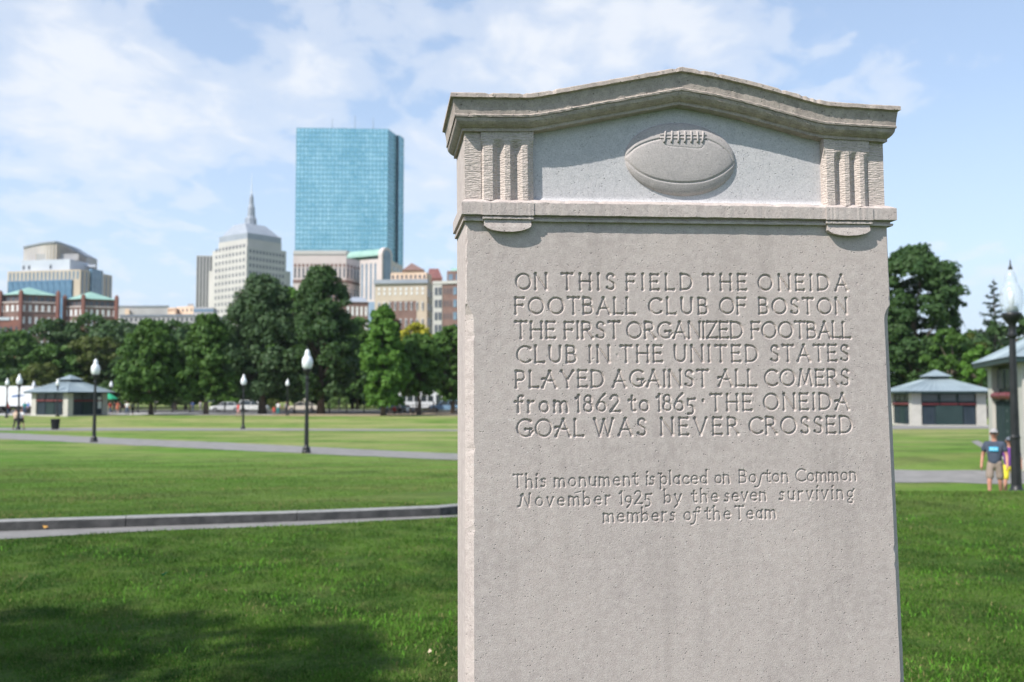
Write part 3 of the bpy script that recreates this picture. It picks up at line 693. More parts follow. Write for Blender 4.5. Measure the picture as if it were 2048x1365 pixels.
# back of the gable, closing the slab
mb = MB(); o = 0
for u in cu: mb.v += [(u, THK+.0, vtop(u)), (u, THK+.0, vFb-.05)]
for i in range(len(cu)-1): mb.f.append((2*i, 2*i+2, 2*i+3, 2*i+1))
mb.obj('rear_face', ST, mon)
# recessed panel with a cove at its foot
mb = MB(); pp = [(vtop(0), 0)]
us = np.linspace(pl1-.004, pr0+.004, 40); prof = []
vb = vFb; R_ = .018
for a_ in np.linspace(0, 90, 7): prof.append((-.0+PR*(1-1)+(PR - R_*.9*(1-math.cos(R(90-a_)))) if False else PR-PR*1.0*(1-math.sin(R(a_))), vb-.001+R_*.75*(1-math.cos(R(a_)))))
for u in us:
    for d_, v in prof: mb.v.append((u, d_, v))
    mb.v.append((u, PR, vb+.05)); mb.v.append((u, PR, vtop(u)-.060))
k = len(prof)+2
for i in range(len(us)-1):
    for j in range(k-1): a = i*k+j; mb.f.append((a, a+k, a+k+1, a+1))
mb.obj('frieze_panel', ST_P, mon)
# brackets below the pilasters
def bracket(x0, x1, y0, yb):
    def q(x, y, o): return uv(x, y, o)
    def vv(y, o): return q((x0+x1)/2, y, o)[1]
    u0, u1 = q(x0, y0, .018)[0], q(x1, y0, .018)[0]; c_ = (u0+u1)/2; hw = (u1-u0)/2
    def rough(mb, ua, ub, out, va, vb):
        n = 26; o = len(mb.v)
        for i in range(n+1):
            u = ua+(ub-ua)*i/n; e = random.uniform(-.0004, .0004)
            mb.v += [(u, .004, va), (u, -out+e, va+random.uniform(-.0004, .0004)), (u, -out+e, vb+random.uniform(-.0005, .0005)), (u, .004, vb)]
        for i in range(n):
            a = o+4*i
            for k in range(4): mb.f.append((a+k, a+4+k, a+4+(k+1) % 4, a+(k+1) % 4))
        mb.f += [(o, o+1, o+2, o+3), (o+4*n+3, o+4*n+2, o+4*n+1, o+4*n)]
    mb = MB(); rough(mb, u0-.0045, u1+.0055, LO+.0022, vv(y0-1.0, LO), vv(y0-25.5, LO)); b1 = mb.obj('bracket', ST, mon)
    mb = MB(); rough(mb, u0-.0035, u1+.0045, .0120, vv(y0+3, .012), vv(y0-.5, .012)); rough(mb, u0-.0035, u1+.0045, .0165, vv(y0+6.2, .0165), vv(y0+2.5, .0165)); mb.obj('fillet', ST, b1)
    mb = MB(); n = 30; vt_ = vv(y0+5.5, .012); vs_ = vv(y0+17, .013); vb_ = vv(yb, .013); mb2 = []
    arcv = [(-1+2*i/n) for i in range(n+1)]
    for y in (-.0142, .002):
        for s_ in arcv: mb.v.append((c_+hw*s_, y if y > 0 else y-.0012*(1-s_*s_), vb_+(vs_-vb_)*(1-math.sqrt(max(0, 1-(s_*.985)**2))) + random.uniform(-.0004, .0004)))
        mb.v += [(c_+hw, y*.75 if y < 0 else y, vt_), (c_-hw, y*.75 if y < 0 else y, vt_)]
    m_ = n+3
    mb.f.append(tuple(range(m_))); mb.f.append(tuple(range(m_, 2*m_))[::-1])
    for i in range(m_): mb.f.append((i, (i+1) % m_, m_+(i+1) % m_, m_+i))
    mb.obj('drop', ST, b1)
def thing_part(n): return None
bracket(969, 1063, 432, 464); bracket(1657, 1742, 441.5, 472)
# football in relief
bcx, bcy = uv(1365, 316, .0)[0], uv(1362, 316, 0)[1]
ba = (uv(1474, 318, .004)[0]-uv(1250, 314, .004)[0])/2; bb = (uv(1362, 243, .006)[1]-uv(1362, 391, .006)[1])/2
BT = R(-1.5)
def ball_loc(px, py):   # picture -> ball unit coords
    u, v = uv(px, py, .002); du, dv = u-bcx, v-bcy
    return du*math.cos(BT)+dv*math.sin(BT), -du*math.sin(BT)+dv*math.cos(BT)
def ballH(a, b):
    r2 = (a/ba)**2+(b/bb)**2; e = abs(a)/ba
    return .019*np.power(np.clip(1-r2**1.35, 0, 1), .45)
seams = []
def curve(pts, n=24):
    P = [Vector(ball_loc(*p)) for p in pts]; out = []
    for i in range(len(P)-1):
        p0, p1, p2, p3 = P[max(i-1, 0)], P[i], P[i+1], P[min(i+2, len(P)-1)]
        for k_ in range(6):
            t = k_/6; out.append(.5*((2*p1)+(-p0+p2)*t+(2*p0-5*p1+4*p2-p3)*t*t+(-p0+3*p1-3*p2+p3)*t**3))
    out.append(P[-1]); return out
SEAM = [curve([(1256, 309), (1275, 293), (1298, 283), (1322, 277)]), curve([(1412, 277), (1438, 288), (1460, 305), (1470, 322)]),
        curve([(1255, 318), (1280, 342), (1315, 358), (1362, 365), (1410, 361), (1447, 345), (1472, 324)]),
        curve([(1323, 281), (1332, 290), (1345, 293), (1372, 295), (1396, 297), (1406, 294), (1409, 286)]),
        curve([(1262, 296), (1290, 268), (1330, 252), (1364, 248), (1400, 252), (1438, 270), (1466, 298)])]
na, nb = 200, 132
A_, B_ = np.meshgrid(np.linspace(-1, 1, na+1), np.linspace(-1, 1, nb+1))
th_ = None
rr_ = np.linspace(0, 1, 70)**.8; tt_ = np.linspace(0, 2*np.pi, 241)[:-1]
RR, TT = np.meshgrid(rr_, tt_); a_ = RR*np.cos(TT)*ba; b_ = RR*np.sin(TT)*bb; Hh = ballH(a_, b_)
for si, sm in enumerate(SEAM):
    dmin = np.full(a_.shape, 9.)
    for p, q in zip(sm[:-1], sm[1:]):
        d = q-p; l2 = max(d.length_squared, 1e-12); t = np.clip(((a_-p.x)*d.x+(b_-p.y)*d.y)/l2, 0, 1); dmin = np.minimum(dmin, np.hypot(a_-p.x-t*d.x, b_-p.y-t*d.y))
    Hh -= np.clip(1-dmin/(.0030 if si < 3 else .002), 0, 1)*(.0024 if si < 3 else .0009)
cb, sb = math.cos(BT), math.sin(BT)
U_ = bcx+a_*cb-b_*sb; W_ = bcy+a_*sb+b_*cb; Yv = PR+.0015-Hh; Yv[:, -1] = PR+.002
V_ = np.stack([U_, Yv, W_], -1).reshape(-1, 3); nr = len(rr_); nt = len(tt_)
i = (np.arange(nt)[:, None]*nr+np.arange(nr-1)[None, :]); j = ((np.arange(nt)+1) % nt)[:, None]*nr+np.arange(nr-1)[None, :]
fbm = npmesh('football', V_, np.stack([i, i+1, j+1, j], -1).reshape(-1, 4), ST_B, True)
ball = link('football', fbm, mon, 'oval football carved in relief with laces on top')
def bp(px, py, lift=.0):
    a, b = ball_loc(px, py); h = float(ballH(a, b)); u = bcx+a*cb-b*sb; v = bcy+a*sb+b*cb; return Vector((u, PR+.0015-h-lift, v))
for px0, px1 in ((1332, 1329), (1345, 1343), (1358, 1357), (1371, 1370), (1383.5, 1383), (1396, 1396), (1408.5, 1405)):
    q = [bp(px0+(px1-px0)*t, 262+23*t, .0002+.0014*math.sin(math.pi*t)) for t in np.linspace(0, 1, 6)]
    MB().tube(q, [.0024, .0021, .0021, .0021, .0021, .0026], 8).obj('lace', ST_B, ball, True)
for yy in (268.5, 275.5):
    q = [bp(x_, yy+(1.2*math.sin((x_-1325)/40)), .0002) for x_ in np.linspace(1321, 1414, 14)]
    MB().tube(q, .0017, 6).obj('lacing_cord', ST_B, ball, True)

# ------------------------------------------------------------------ trees
def foliage_mat(name, a, b, c):
    m = bpy.data.materials.new(name); m.use_nodes = True; t = NT(m.node_tree); t.n.clear()
    out = t.add('ShaderNodeOutputMaterial'); vec = t.add('ShaderNodeTexCoord').outputs['Object']
    col = t.mix(t.ramp(t.noise(vec, .55, 4), [(.38, 0), (.62, 1)]), a, b)
    col = t.mix(t.ramp(t.noise(vec, 3.5, 3), [(.52, 0), (.75, .8)]), col, c)
    p = t.add('ShaderNodeBsdfPrincipled'); p.inputs['Roughness'].default_value = .6; p.inputs['Specular IOR Level'].default_value = .25; t.link(col, p.inputs[0])
    tr = t.add('ShaderNodeBsdfTranslucent'); t.link(t.mix(.5, col, (.12, .22, .02)), tr.inputs[0])
    mx = t.add('ShaderNodeMixShader'); mx.inputs[0].default_value = .25; t.link(p.outputs[0], mx.inputs[1]); t.link(tr.outputs[0], mx.inputs[2]); t.link(mx.outputs[0], out.inputs[0])
    return m
FM = {'dark': foliage_mat('dark_foliage', (.032, .074, .024), (.048, .098, .028), (.075, .135, .036)),
      'grey': foliage_mat('grey_green_foliage', (.044, .086, .036), (.060, .110, .044), (.10, .155, .065)),
      'mid': foliage_mat('green_foliage', (.048, .112, .022), (.070, .145, .026), (.11, .19, .035)),
      'bright': foliage_mat('bright_foliage', (.062, .155, .020), (.09, .195, .026), (.14, .25, .04)),
      'light': foliage_mat('light_foliage', (.12, .20, .06), (.15, .24, .07), (.2, .3, .1)),
      'olive': foliage_mat('olive_foliage', (.070, .095, .020), (.09, .115, .025), (.13, .14, .03)),
      'yellow': foliage_mat('yellow_foliage', (.34, .33, .03), (.42, .38, .03), (.25, .30, .04)),
      'conifer': foliage_mat('needle_foliage', (.028, .050, .034), (.035, .062, .04), (.05, .08, .05)),
      'plum': foliage_mat('plum_foliage', (.07, .035, .03), (.09, .045, .035), (.1, .06, .04))}
BARK = M('bark', (.085, .065, .050), (.15, .12, .095), 4, .95, .9, 14, stretch=(1, 1, .2))
def crown_pts(kind, H, hb, Rr, n, nl, ls, leanv, seed):
    g = np.random.default_rng(seed)
    ts = g.uniform(0, 1, nl)**(.9)
    if kind == 'cone': prof = lambda t: (1-t)**.75*(.35+.65*np.minimum(1, t*7+.25))
    elif kind == 'tall': prof = lambda t: np.sqrt(np.clip(1-(np.abs(t-.40)/.62)**2.2, 0.02, 1))
    elif kind == 'flame': prof = lambda t: np.where(t < .32, .72+.28*t/.32, np.clip(1-(t-.32)/.76, .02, 1)**.62)
    elif kind == 'spire': prof = lambda t: (1-t)*1.0+.03
    else: prof = lambda t: np.sqrt(np.clip(1-((t-.45)/.58)**2, .02, 1))
    az_ = g.uniform(0, 2*np.pi, nl); rad = np.sqrt(g.uniform(.18, 1, nl))
    wob = 1+.22*np.sin(az_*2+seed)+.14*np.sin(az_*3+ts*6+seed)
    rm = Rr*prof(ts)*wob*rad*.86
    C_ = np.stack([rm*np.cos(az_), rm*np.sin(az_), hb+(H-hb)*ts*.95], -1)
    C_[0] = (0, 0, H-.06*(H-hb))
    LR = Rr*g.uniform(.08, .24, nl)*(.55+.5*prof(ts)); LR = np.maximum(LR, .35)
    wgt = LR**2; idx = g.choice(nl, n, p=wgt/wgt.sum())
    d = g.normal(size=(n, 3)); d /= np.linalg.norm(d, axis=1)[:, None]; d[:, 2] = np.where(d[:, 2] < -.3, -d[:, 2], d[:, 2])
    P = C_[idx]+d*LR[idx][:, None]*g.uniform(.55, 1.08, n)[:, None]*np.array([1, 1, 1.15 if kind == 'flame' else .85])
    if kind == 'tall': P[:, 2] -= .0
    Nn = d+g.normal(size=(n, 3))*.42; Nn /= np.linalg.norm(Nn, axis=1)[:, None]
    a = np.cross(Nn, g.normal(size=(n, 3))); a /= np.linalg.norm(a, axis=1)[:, None]; b = np.cross(Nn, a)
    s = ls*g.uniform(.55, 1.25, n)[:, None]; q = g.uniform(.45, .8, n)[:, None]
    V = np.stack([P-a*s, P-b*s*q, P+a*s, P+b*s*q], 1).reshape(-1, 3); Fq = np.arange(n*4).reshape(-1, 4)
    return V, Fq, C_, LR
def tree(x, y, H, Rr, hb, kind='round', mat='mid', n=6000, nl=55, ls=.32, trunk=.28, label='', group=None, name='tree', cat='tree', seed=None, show_trunk=True, z=None):
    seed = seed if seed is not None else int(abs(x*31+y*7))+3
    t = thing(name, label, cat, (x, y, (gz(x, y) if z is None else z)-.02), 0, group)
    V, Fq, C_, LR = crown_pts(kind, H, hb, Rr, n, nl, ls, 0, seed)
    link('crown', npmesh('crown', V, Fq, FM[mat]), t)
    g = random.Random(seed); mb = MB(); k = 7
    top = H*.86; bend = [(g.uniform(-.12, .12)*i, g.uniform(-.12, .12)*i, top*i/(k-1)) for i in range(k)]; bend[0] = (0, 0, 0)
    mb.tube(bend, [trunk*(1.5 if i == 0 else 1-.86*i/(k-1)) for i in range(k)], 8)
    order = sorted(range(len(C_)), key=lambda i: -LR[i])[:16]
    for i in order:
        c_ = C_[i]; s = max(hb*.55, min(c_[2]*.62, top*.8)); kk = s/top*(k-1); i0 = int(kk); f = kk-i0; bp_ = Vector(bend[i0]).lerp(Vector(bend[min(i0+1, k-1)]), f)
        r0 = trunk*(1-.86*kk/(k-1))*.62; mid_ = bp_.lerp(Vector(c_), .5)+Vector((0, 0, -.06*H*.3)); mb.tube([bp_, mid_, Vector(c_)], [r0, r0*.6, r0*.2], 5, False)
    mb.obj('trunk', BARK, t, True); return t
def treepx(px, ptop, w, Y, hbpx, **kw):
    """tree with its trunk at a picture column, crown top and width in picture units at distance Y"""
    xx = plx(px, Y); g_ = gz(xx, Y); top = at(px, ptop, Y).z; sc = Y/F; hb = at(px, hbpx, Y).z-g_
    return tree(xx, Y, top-g_, w*sc/2, max(.4, hb), **kw)
front = [ # trunk px, top, width, Y, crown foot, kind, mat, n, label
 (303, 642, 176, 126, 806, 'flame', 'mid', 9000, 'leafy park tree with drooping lower boughs just right of the left kiosk'),
 (412, 626, 124, 127, 800, 'flame', 'mid', 8000, 'tall oval park tree, left neighbour of the two tallest trees'),
 (525, 550, 196, 131, 800, 'flame', 'grey', 14000, 'very tall grey green tree with a thick trunk, in front of the spired tower'),
 (642, 531, 194, 131, 795, 'flame', 'dark', 14000, 'tallest dark green tree with forked top, in front of the pink office block'),
 (767, 610, 122, 120, 812, 'flame', 'bright', 9500, 'bright green broad-leaved tree standing right of the tallest dark tree'),
 (838, 668, 120, 126, 790, 'round', 'mid', 8000, 'rounded green tree in front of the white shuttle bus'),
 (905, 650, 90, 136, 800, 'round', 'mid', 5000, 'green tree partly hidden behind the left edge of the monument')]
for (p, tp_, w_, Y, hb, kd_, mt, n_, lab) in front:
    treepx(p, tp_, w_, Y, hb, kind=kd_, mat=mt, n=int(n_*2.3), nl=300, ls=.27, trunk=.42 if n_ > 12000 else .25, label=lab, group='park trees along the street')
back = [
 (-30, 690, 120, 170, 'mid', 'dark round tree at the left picture edge behind the white truck', 'tree'),
 (35, 668, 110, 176, 'mid', 'green rounded tree above the white truck at far left', 'tree'),
 (95, 640, 120, 190, 'dark', 'dark tree rising below the left green-roofed brick house', 'tree'),
 (110, 695, 110, 165, 'mid', 'broad mid green tree behind the roof of the left kiosk', 'tree'),
 (80, 735, 90, 160, 'olive', 'low olive yellow tree directly behind the left kiosk roof', 'tree'),
 (175, 632, 130, 195, 'dark', 'dark green tree crown below the right green-roofed brick house', 'tree'),
 (190, 680, 110, 168, 'olive', 'olive green tree behind the tall lamp beside the left kiosk', 'tree'),
 (245, 640, 110, 185, 'grey', 'bluish dark tree left of the long low grey building', 'tree'),
 (255, 720, 90, 166, 'dark', 'shaded low dark tree behind the drooping park tree', 'tree'),
 (345, 645, 110, 200, 'dark', 'dark tree below the peach-coloured roof blocks', 'tree'),
 (350, 682, 66, 160, 'light', 'pale yellow green willow-like tree between two park trees', 'tree'),
 (372, 740, 80, 163, 'mid', 'low green tree below the pale willow-like tree', 'tree'),
 (450, 655, 110, 175, 'mid', 'green tree left of the very tall grey green tree', 'tree'),
 (575, 575, 100, 172, 'bright', 'lighter green tree filling the gap between the two tallest trees', 'tree'),
 (590, 690, 120, 165, 'dark', 'dark shaded tree behind and between the two tallest trees', 'tree'),
 (705, 668, 110, 170, 'dark', 'dark tree behind the bright green broad-leaved tree', 'tree'),
 (790, 640, 40, 182, 'plum', 'small plum coloured tree tip beside the brick apartment house', 'tree'),
 (828, 648, 84, 172, 'yellow', 'tree with a bright yellow top below the tan apartment house', 'tree'),
 (800, 720, 100, 166, 'mid', 'green tree behind the shuttle bus and the bright green tree', 'tree'),
 (890, 670, 110, 178, 'bright', 'light green tree left of the monument below the brick flats', 'tree'),
 (500, 740, 110, 168, 'dark', 'low dark tree behind the very tall grey green trunk', 'tree'),
 (715, 640, 90, 168, 'mid', 'green tree filling the gap right of the tallest dark tree', 'tree'),
 (660, 750, 100, 172, 'dark', 'low dark tree behind the tallest dark trunk', 'tree'),
 (20, 745, 90, 162, 'dark', 'low dark tree behind the white truck at left', 'tree')]
for (p, tp_, w_, Y, mt, lab, nm) in back:
    treepx(p, tp_-6, w_*1.25, Y, 808, kind='round', mat=mt, n=8000, nl=150, ls=.38, trunk=.25, label=lab, group='trees beyond the street')
# right hand side
treepx(1835, 484, 205, 118, 800, kind='round', mat='dark', n=30000, nl=320, ls=.27, trunk=.4, label='big round dark tree behind the kiosk right of the monument', group='trees right of the monument')
treepx(1760, 520, 130, 122, 800, kind='round', mat='mid', n=7000, nl=50, ls=.36, trunk=.35, label='tree half hidden by the right edge of the monument', group='trees right of the monument')
treepx(1905, 655, 110, 108, 805, kind='round', mat='mid', n=6000, nl=45, ls=.32, label='lower green tree behind the right kiosk roof', group='trees right of the monument')
treepx(1962, 690, 100, 104, 815, kind='round', mat='bright', n=5000, nl=40, ls=.3, label='light green tree beside the eave of the nearest kiosk', group='trees right of the monument')
treepx(2030, 610, 130, 128, 800, kind='round', mat='dark', n=7000, nl=50, ls=.36, label='dark tree behind the near black lamp', group='trees right of the monument')
treepx(1945, 665, 70, 126, 790, kind='round', mat='olive', n=3500, nl=30, ls=.36, label='olive tree with yellow tips between the big round tree and the conifer', group='trees right of the monument')
treepx(2090, 660, 120, 110, 800, kind='round', mat='mid', n=5000, nl=40, ls=.34, label='green tree at the right picture edge above the nearest kiosk', group='trees right of the monument')
treepx(1830, 770, 120, 124, 830, kind='round', mat='dark', n=3500, nl=30, ls=.34, label='dark shrubbery tree low behind the right kiosk', group='trees right of the monument')
# conifer with drooping boughs
def conifer(px, ptop, w, Y, label):
    xx = plx(px, Y); g_ = gz(xx, Y); H = at(px, ptop, Y).z-g_; Rr = w*Y/F/2
    t = thing('conifer_tree', label, 'tree', (xx, Y, g_-.02)); g = np.random.default_rng(5); Vs = []
    mb = MB().tube([(0, 0, 0), (0, 0, H*.5), (.05, 0, H)], [.3, .18, .03], 7)
    for i in range(46):
        t_ = i/46; z = H*(.25+.74*t_); L = Rr*(1-t_)**.8*g.uniform(.7, 1.15)+.15; a = i*2.4+g.uniform(-.3, .3)
        end = np.array([math.cos(a)*L, math.sin(a)*L, z+L*.12]); st = np.array([0, 0, z-L*.1]); mb.tube([st, (st+end)/2-np.array([0, 0, L*.08]), end], [.05, .03, .01], 4, False)
        m = int(70*L/Rr)+14; s = g.uniform(.15, 1, m); P = st+(end-st)*s[:, None]+g.normal(size=(m, 3))*np.array([.16, .16, .12])*L*.6; P[:, 2] -= .1
        nn_ = g.normal(size=(m, 3))+np.array([0, 0, 1.2]); nn_ /= np.linalg.norm(nn_, axis=1)[:, None]; aa = np.cross(nn_, g.normal(size=(m, 3))); aa /= np.linalg.norm(aa, axis=1)[:, None]; bb_ = np.cross(nn_, aa)
        sc = .26; Vs.append(np.stack([P-aa*sc, P-bb_*sc*.4, P+aa*sc, P+bb_*sc*.4], 1).reshape(-1, 3))
    V = np.concatenate(Vs); link('crown', npmesh('crown', V, np.arange(len(V)).reshape(-1, 4), FM['conifer']), t); mb.obj('trunk', BARK, t)
conifer(1993, 556, 100, 134, 'dark open-branched conifer left of the near black lamp')
# tree standing left of the camera, out of frame; it shades the near grass
tree(-9.2, -1.5, 10.4, 3.3, 6.8, kind='round', mat='mid', n=6500, nl=60, ls=.15, trunk=.25, label='tree left of the photographer shading the near grass', group=None, seed=4)
# the wood of the public garden, one mass of crowns far behind the street
g_ = np.random.default_rng(3); nl = 420; cxw = g_.uniform(-125, 118, nl); cyw = g_.uniform(186, 215, nl); topw = np.interp(cxw/cyw*F+1024, [-300, 0, 250, 460, 620, 900, 1790, 2300], [672, 672, 662, 668, 660, 690, 690, 660])
czw = EYE+(795-topw)/F*cyw; czw = czw*g_.uniform(.12, .96, nl); lrw = g_.uniform(1.6, 3.4, nl); n = 60000; ix = g_.integers(0, nl, n); d = g_.normal(size=(n, 3)); d /= np.linalg.norm(d, axis=1)[:, None]; d[:, 2] = np.abs(d[:, 2])*np.where(g_.random(n) < .8, 1, -1)
Pw = np.stack([cxw, cyw, czw], -1)[ix]+d*lrw[ix][:, None]*g_.uniform(.6, 1.05, n)[:, None]; Nn = d+g_.normal(size=(n, 3))*.4; Nn /= np.linalg.norm(Nn, axis=1)[:, None]; a = np.cross(Nn, g_.normal(size=(n, 3))); a /= np.linalg.norm(a, axis=1)[:, None]; b = np.cross(Nn, a)
wood = link('wood', npmesh('wood', np.stack([Pw-a*.6, Pw-b*.4, Pw+a*.6, Pw+b*.4], 1).reshape(-1, 3), np.arange(n*4).reshape(-1, 4), FM['dark'])); tag(wood, 'dark mass of garden trees beyond the street', 'woodland', kind='stuff')
# low green bushes and sunlit slope beyond the street
strip('garden_lawn', [(-80, 172), (0, 172), (60, 172)], [(-80, 163), (0, 163), (60, 163)], M('garden_grass', (.11, .2, .03), (.16, .25, .05), 2, .9), .04, 30, 3)
for (p, tp_, w_, Y, mt, lab) in ((462, 797, 40, 161, 'bright', 'low bright green bush left of the very tall grey green tree'), (548, 800, 40, 161, 'olive', 'low olive bush right of the very tall grey green trunk'), (676, 798, 70, 163, 'light', 'sunlit light green bush behind the fence right of the tallest tree'), (440, 795, 30, 162, 'mid', 'small green bush behind the silver car')):
    treepx(p, tp_, w_, Y, 818, kind='round', mat=mt, n=1500, nl=16, ls=.3, trunk=.06, label=lab, name='bush', cat='bush')

# ------------------------------------------------------------------ buildings
CONC = M('pale_stone_cladding', (.42, .405, .385), (.49, .47, .45), .05, .8)
LEAD = M('lead_roof', (.24, .27, .32), (.30, .33, .38), .08, .55)
DARKW = M('dark_window_glass', (.05, .06, .075), (.09, .10, .12), .2, .2, spec=.6)
BLUEW = M('blue_window_glass', (.10, .16, .22), (.16, .23, .30), .15, .15, spec=.8)
WHITEW = M('white_window', (.62, .63, .64), (.72, .73, .74), .3, .6)
BRICK = M('red_brick', (.165, .10, .085), (.215, .135, .115), .3, .9)
BRICK_D = M('dark_brick', (.17, .075, .06), (.23, .10, .08), .3, .9)
TAN = M('tan_stone', (.44, .37, .295), (.51, .43, .345), .1, .85)
PEACH = M('peach_stucco', (.60, .44, .32), (.66, .50, .38), .2, .85)
GREENR = M('verdigris_roof', (.20, .35, .30), (.27, .43, .37), .25, .6)
GREYB = M('grey_stone_block', (.33, .32, .33), (.42, .41, .41), .1, .85)
WHITEP = M('white_panel', (.43, .47, .54), (.50, .54, .60), .1, .5)
PINK = M('pinkish_stone', (.50, .43, .41), (.56, .49, .47), .1, .8)
def glass_facade(name, a, b, metal=.75, rough=.12):
    m = bpy.data.materials.new(name); m.use_nodes = True; t = NT(m.node_tree); t.n.clear()
    out = t.add('ShaderNodeOutputMaterial'); p = t.add('ShaderNodeBsdfPrincipled'); t.link(p.outputs[0], out.inputs[0])
    vec = t.add('ShaderNodeTexCoord').outputs['Object']
    mp = t.add('ShaderNodeMapping'); mp.inputs['Scale'].default_value = (.4, .4, .26); t.link(vec, mp.inputs[0])
    vo = t.add('ShaderNodeTexVoronoi'); vo.inputs['Scale'].default_value = 1; t.link(mp.outputs[0], vo.inputs['Vector'])
    f = t.math('ADD', t.math('MULTIPLY', t.noise(vec, .03, 4), .75), t.math('MULTIPLY', vo.outputs['Distance'], .3))
    t.link(t.mix(t.ramp(f, [(.38, 0), (.66, 1)]), a, b), p.inputs[0]); p.inputs['Metallic'].default_value = metal; p.inputs['Roughness'].default_value = rough
    return m
TEAL = glass_facade('teal_mirror_glass', (.20, .46, .55), (.44, .70, .76), .75, .2)  # blotchy tint paints uneven reflections into the tower glass
TEALD = M('teal_spandrel', (.12, .30, .37), (.16, .36, .43), .1, .4, metal=.3)
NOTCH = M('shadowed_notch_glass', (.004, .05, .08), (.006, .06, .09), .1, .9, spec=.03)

class Bld:
    def __init__(s, name, label, Y, px, cat='building'):
        s.Y = Y; s.o = Vector((plx(px, Y), Y, -.5)); s.t = thing(name, label, cat, s.o)
    def P(s, px, Y): return (plx(px, Y)-s.o.x, Y-s.o.y)
    def Z(s, py, Y=None, px=1024): return at(1024, py, Y or s.Y).z-s.o.z
    def prism(s, name, pts, zt, mat, zb=0, parent=None, label=None):
        return MB().prism([s.P(*p) for p in pts], zb, zt).obj(name, mat, parent or s.t, label=label)
    def pyr(s, name, base, zb, apex, zt, mat, parent=None):
        b = [s.P(*p) for p in base]; mb = MB()
        if len(apex) == 1: a = s.P(*apex[0]); mb.add([(x, y, zb) for x, y in b]+[(a[0], a[1], zt)], [tuple(range(len(b)))]+[(i, (i+1) % len(b), len(b)) for i in range(len(b))])
        else: mb.frustum(b, zb, [s.P(*p) for p in apex], zt)
        return mb.obj(name, mat, parent or s.t)
    def wins(s, A, B, z0, z1, nu, nz, ww, wh, mat, parent=None, name='window', u0=.0, u1=1.0, proud=.08, joined=False, skip=None):
        """grid of windows on the wall from A to B (picture px, Y); ww, wh as shares of the cell"""
        a = Vector(s.P(*A)); b = Vector(s.P(*B)); d = b-a; L = d.length*(u1-u0); a2 = a+d*u0; t = d.normalized(); nrm = Vector((t.y, -t.x)); ang = math.atan2(t.y, t.x)
        cw, chh = L/nu, (z1-z0)/nz
        W, H = cw*ww, chh*wh; res = []
        if joined:
            mb = MB()
            for i in range(nu):
                for j in range(nz):
                    if skip and skip(i, j): continue
                    c = a2+t*(cw*(i+.5))+nrm*proud; Mx = Matrix.Translation((c.x, c.y, z0+chh*(j+.5))) @ Matrix.Rotation(ang, 4, 'Z'); mb.box(-W/2, W/2, 0, .4, -H/2, H/2, Mx)
            o = mb.obj(name, mat, parent or s.t); o['kind'] = 'stuff'; return o
        me = MB().box(-W/2, W/2, 0, .4, -H/2, H/2).mesh(name, mat)
        for i in range(nu):
            for j in range(nz):
                if skip and skip(i, j): continue
                c = a2+t*(cw*(i+.5))+nrm*proud; o = link(name, me, parent or s.t); o.location = (c.x, c.y, z0+chh*(j+.5)); o.rotation_euler = (0, 0, ang)
    def band(s, name, A, B, z0, z1, mat, proud=.15, u0=0, u1=1, parent=None):
        a = Vector(s.P(*A)); b = Vector(s.P(*B)); d = b-a; t = d.normalized(); nrm = Vector((t.y, -t.x)); ang = math.atan2(t.y, t.x); L = d.length
        c = a+nrm*proud; Mx = Matrix.Translation((c.x, c.y, 0)) @ Matrix.Rotation(ang, 4, 'Z')
        return MB().box(L*u0, L*u1, 0, proud+.5, z0, z1, Mx).obj(name, mat, parent or s.t)

# blue glass skyscraper
b = Bld('glass_tower', 'tall teal mirror-glass skyscraper with flat top and dark corner notch', 865, 680)
A, B_, C1, C2, C3, E_ = (587, 862), (772, 866), (788, 884), (790, 892), (794.5, 886), (804, 897)
zt = b.Z(256, 862)
b.prism('glass_wall', [A, B_, C1, (789, 893), (791, 893), C3, E_, (640, 900)], zt, TEAL)
nt_ = b.band('notch', (788.5, 885.5), (794, 885.0), 0, zt-.5, NOTCH, proud=.02)  # near-black strip over the recess, its shade put into the colour
floors = 58
def grid_lines(A, B2, nu, label):
    mb = MB(); a = Vector(b.P(*A)); c_ = Vector(b.P(*B2)); d = c_-a; t = d.normalized(); nr_ = Vector((t.y, -t.x)); ang = math.atan2(t.y, t.x); L = d.length
    Mx = Matrix.Translation((a.x+nr_.x*.12, a.y+nr_.y*.12, 0)) @ Matrix.Rotation(ang, 4, 'Z')
    for i in range(floors+1): z = zt*i/floors; mb.box(0, L, 0, .3, z-.5, z+.5 if i < floors else z, Mx)
    o = mb.obj('spandrel', TEALD, b.t); o['kind'] = 'stuff'
    mb = MB(); Mx = Matrix.Translation((a.x+nr_.x*.2, a.y+nr_.y*.2, 0)) @ Matrix.Rotation(ang, 4, 'Z')
    for i in range(nu+1): mb.box(L*i/nu-.36, L*i/nu+.36, 0, .3, 0, zt-.1, Mx)
    o = mb.obj('mullion', TEALD, b.t); o['kind'] = 'stuff'
grid_lines(A, B_, 24, ''); grid_lines(B_, C1, 8, ''); grid_lines((794.6, 886.5), E_, 5, '')
b.prism('rooftop_plant', [(669, 872), (690, 872), (690, 880), (669, 880)], zt+2.4, NOTCH, zt)
for px_, h_ in ((659, 12), (705, 14.5), (742, 12.5)):
    p_ = b.P(px_, 874); MB().tube([(p_[0], p_[1], zt), (p_[0], p_[1], zt+h_)], [.45, .16], 6).obj('antenna', MATS['lead_roof'], b.t)
    MB().box(p_[0]-.7, p_[0]+.7, p_[1]-.4, p_[1]+.4, zt, zt+2.2).obj('antenna_base', MATS['lead_roof'], b.t)
